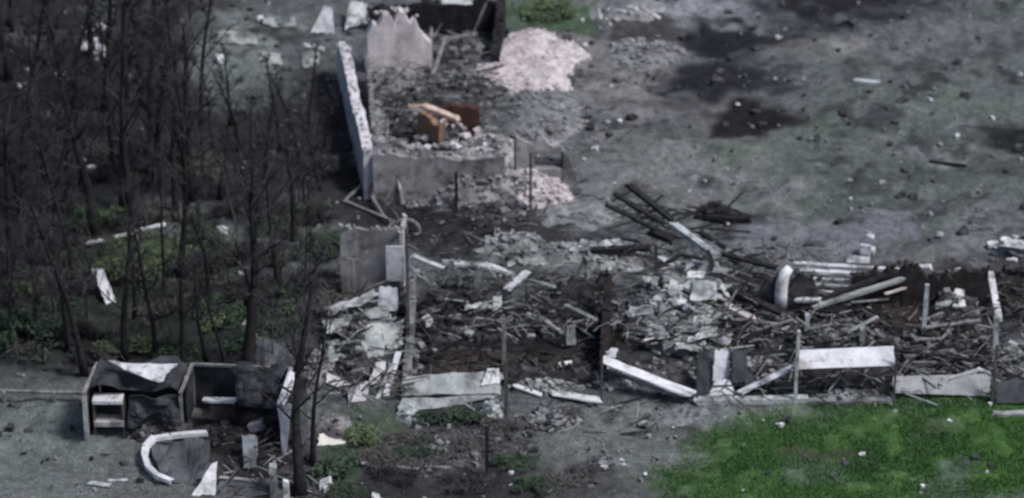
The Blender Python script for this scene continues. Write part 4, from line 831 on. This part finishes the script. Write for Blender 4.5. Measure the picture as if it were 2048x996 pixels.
for i, (x, y) in enumerate(WOOD):
    s = rt.uniform(.75, 1.1) if y < 600 else rt.uniform(.55, .75)
    if x > 400: s = rt.uniform(.35, .6)
    plant_tree('burnt_tree', tree_label((x, y)), x, y, s, rt.uniform(0, 6), (rt.uniform(-.05, .05), rt.uniform(-.04, .04)), i, 'bare trees of the dark thicket', thick=rt.uniform(.8, 1.2))
for i in range(80):
    x, y = rt.uniform(-20, 650), rt.uniform(250, 735)
    if 380 < x < 470 and 420 < y < 540: continue
    plant_tree('burnt_sapling', 'thin bare sapling '+where(x, y), x, y, rt.uniform(.5, 1.0), rt.uniform(0, 6), (rt.uniform(-.12, .12), rt.uniform(-.1, .1)), i, 'bare saplings '+where(x, y), SAP, 'sapling')
for x, y, s, lb in ((640, 330, .5, 'thin bare sapling left of the upper house front corner'), (600, 400, .6, 'bare sapling below the blackened ground left of the house'), (680, 560, .5, 'bare sapling before the small grey outhouse'), (660, 700, .6, 'bare sapling at the left foot of the sheet heap')):
    plant_tree('burnt_sapling', lb, x, y, s, x, (.05, 0), int(y) % 4, None, SAP, 'sapling')

def leafy(name, label, x, y, rx, ry, h, m, n=1400, ls=.12, stem=True, cat='bush', dead=0):
    r = random.Random(sd_()); o = gp(x, y); e = empty(name, o, label, cat); lv, st = MB(), MB(); lump = [(r.uniform(-.7, .7), r.uniform(-.7, .7), r.uniform(.3, .85), r.uniform(.25, .5)) for _ in range(14)]
    for i in range(16):
        a, b, c, d = lump[i % 14]; st.tube([o+Vector((a*rx*.15, b*ry*.15, -.05)), o+Vector((a*rx*.6, b*ry*.6, c*h*.6)), o+Vector((a*rx, b*ry, c*h))], [.03, .02, .01], 4)
    for i in range(n):
        a, b, c, d = r.choice(lump); v = Vector((r.gauss(0, 1), r.gauss(0, 1), r.gauss(0, 1))).normalized()*d*r.uniform(.5, 1.05)
        p = o+Vector(((a+v.x)*rx, (b+v.y)*ry, max(.05, (c+v.z*.6)*h)))
        u = Vector((r.uniform(-1, 1), r.uniform(-1, 1), r.uniform(-.6, .6))).normalized(); w_ = u.cross(Vector((r.uniform(-1, 1), r.uniform(-1, 1), 1))).normalized(); s = ls*r.uniform(.5, 1.3)
        q_ = .09 if cat == 'dead bush' else .45; s *= 1.5 if cat == 'dead bush' else 1; lv.add([p-u*s, p+w_*s*q_, p+u*s, p-w_*s*q_], [(0, 1, 2, 3)])
    st.obj('stems', 'twig', e); lv.obj('foliage', m, e); return e
leafy('green_bush', 'yellow-green bush behind the bright white leaning board', 300, 545, 2.2, 1.3, 1.0, 'leaf', 2600, .11)
leafy('green_bush', 'low green shrub at the left edge of the photo', 40, 690, 1.3, 1.3, 1.2, 'dleaf', 1500, .12)
leafy('green_bush', 'dark green shrub right of the left edge shrub', 110, 680, 1.1, 1.1, 1.0, 'dleaf', 1000, .12)
leafy('green_bush', 'dark green low bush left of the small grey outhouse', 640, 505, 1.2, .9, .7, 'dleaf', 1200, .10)
leafy('green_bush', 'green low growth behind the cream board', 715, 880, .9, .9, .35, 'leaf', 800, .09)
leafy('green_bush', 'dark green growth right of the leaning burnt trunk', 665, 940, .9, .8, .4, 'dleaf', 800, .10)
leafy('green_bush', 'dark green growth under the fallen slabs', 890, 838, 1.6, .5, .35, 'dleaf', 900, .10)
leafy('green_bush', 'green patch of shrubs at the top edge of the photo', 1095, 28, 1.5, 1.2, .35, 'leaf', 900, .10)
leafy('green_bush', 'small green plant left of the white leaning board', 185, 545, .5, .5, .6, 'dleaf', 300, .10)
leafy('dead_bush', 'dark dead bush on the ground at the bottom of the photo', 900, 895, 2.8, 1.4, .22, 'dwood', 1500, .16, cat='dead bush')
leafy('dead_bush', 'dark dead bush left of the grey pale scraps', 1150, 960, 1.6, 1.1, .2, 'dwood', 800, .14, cat='dead bush')

ru = random.Random(55)
for x, y in ((700, 985), (790, 960), (830, 905), (960, 890), (1020, 930), (1060, 980), (940, 975), (1010, 860), (760, 925)):
    leafy('dead_bush', 'low dark scrub on the blackened ground below the fallen slabs', x, y, ru.uniform(.8, 1.4), ru.uniform(.5, .8), ru.uniform(.2, .4), ru.choice(['twig', 'dwood', 'dleaf']), 480, .13, cat='dead bush')['group'] = 'scrub below the fallen slabs'
for i in range(44):
    x, y = ru.uniform(10, 650), ru.uniform(300, 735)
    if 240 < x < 380 and 480 < y < 570 or 170 < x < 250 and 520 < y < 660: continue
    leafy('dead_bush', 'low tangle of dead undergrowth '+where(x, y), x, y, ru.uniform(.7, 1.4), ru.uniform(.6, 1.1), ru.uniform(.4, .9), ru.choice(['twig', 'twig', 'dwood']), 420, .15, cat='dead bush')['group'] = 'undergrowth '+where(x, y)
for i in range(48):
    x, y = ru.uniform(0, 640), ru.uniform(430, 735)
    if 170 < x < 250 and 520 < y < 660: continue
    leafy('green_scrub', 'low muted green scrub '+where(x, y), x, y, ru.uniform(.6, 1.2), ru.uniform(.5, .9), ru.uniform(.25, .6), ru.choice(['dleaf', 'dleaf', 'dleaf', 'leaf']), 420, .09, cat='scrub')['group'] = 'green scrub '+where(x, y)
# ------------------------------------------------------------ ground cover (nobody could count it)
def blades(name, label, n, region, m, size, density, seed):
    r = np.random.default_rng(seed); x0, x1, y0, y1 = region
    X = r.uniform(x0, x1, n); Y = r.uniform(y0, y1, n); keep = density(X, Y) > r.random(n); X, Y = X[keep], Y[keep]; k = len(X)
    Z = gz(X, Y)-.02; a = r.uniform(0, 6.28, k); h = size*r.uniform(.5, 1.4, k); ln = r.uniform(.2, .9, k)*h; wd = .022*r.uniform(.6, 1.4, k); b = r.uniform(0, 6.28, k)
    P0 = np.stack([X-np.cos(a)*wd, Y-np.sin(a)*wd, Z], -1); P1 = np.stack([X+np.cos(a)*wd, Y+np.sin(a)*wd, Z], -1); P2 = np.stack([X+np.cos(b)*ln, Y+np.sin(b)*ln, Z+h], -1)
    V = np.stack([P0, P1, P2], 1).reshape(-1, 3); Fc = np.arange(3*k).reshape(-1, 3)
    me = bpy.data.meshes.new(name); me.from_pydata(V.tolist(), [], Fc.tolist()); me.materials.append(M[m]); o = bpy.data.objects.new(name, me); col.objects.link(o)
    return tag(o, label, 'grass', kind='stuff')
def green_d(X, Y):
    C = ground_color(X, Y); g = np.clip((C[:, 1]-C[:, 0]*1.12)/.075, 0, 1); return g*np.clip((vnoise(X, Y, 1.3, 31)+.1)/.3, .3, 1)
blades('green_grass', 'green grass growing on the lower right of the photo', 330000, (3, 26, -24, -8), 'grass', .10, green_d, 1)
def dry_d(X, Y):
    C = ground_color(X, Y); l = C.mean(1); return np.clip((l-.07)/.08, 0, 1)*np.clip((vnoise(X, Y, .7, 41)-.35)/.3, 0, 1)*.8
blades('dry_grass', 'dry grey stubble thinly covering the open ground', 90000, (-26, 27, -24, 28), 'dry', .10, dry_d, 2)
def scatter(name, label, n, m, smin, smax, seed, dens):
    r = random.Random(seed); g = np.random.default_rng(seed); X = g.uniform(-25, 26, n); Y = g.uniform(-23, 27, n); k = dens(X, Y) > g.random(n); mb = MB()
    for x, y in zip(X[k], Y[k]):
        s = smin+(smax-smin)*r.random()**4; mb.chunk(Vector((x, y, float(gz(x, y))+s*.12)), s, r, .6)
    o = mesh_obj(name, mb.V, mb.F, m); return tag(o, label, 'debris', kind='stuff')
scatter('dark_clods', 'dark earth clods and cinders strewn over the ground', 5000, 'drub', .05, .42, 5, lambda X, Y: (.1+.9*vnoise(X, Y, .35, 51)**2)*(1-.8*green_d(X, Y)))
scatter('grey_crumbs', 'grey masonry crumbs strewn over the ground', 7000, 'rub', .05, .2, 6, lambda X, Y: .15+.85*vnoise(X, Y, .4, 61)**2*(X > -10)-.9*green_d(X, Y))
scatter('pale_crumbs', 'pale plaster crumbs strewn around the ruins', 3000, 'palep', .05, .2, 7, lambda X, Y: np.clip(1.1-np.hypot(X-3, (Y-0)*.8)/17, .03, 1)*vnoise(X, Y, .5, 71)**2)
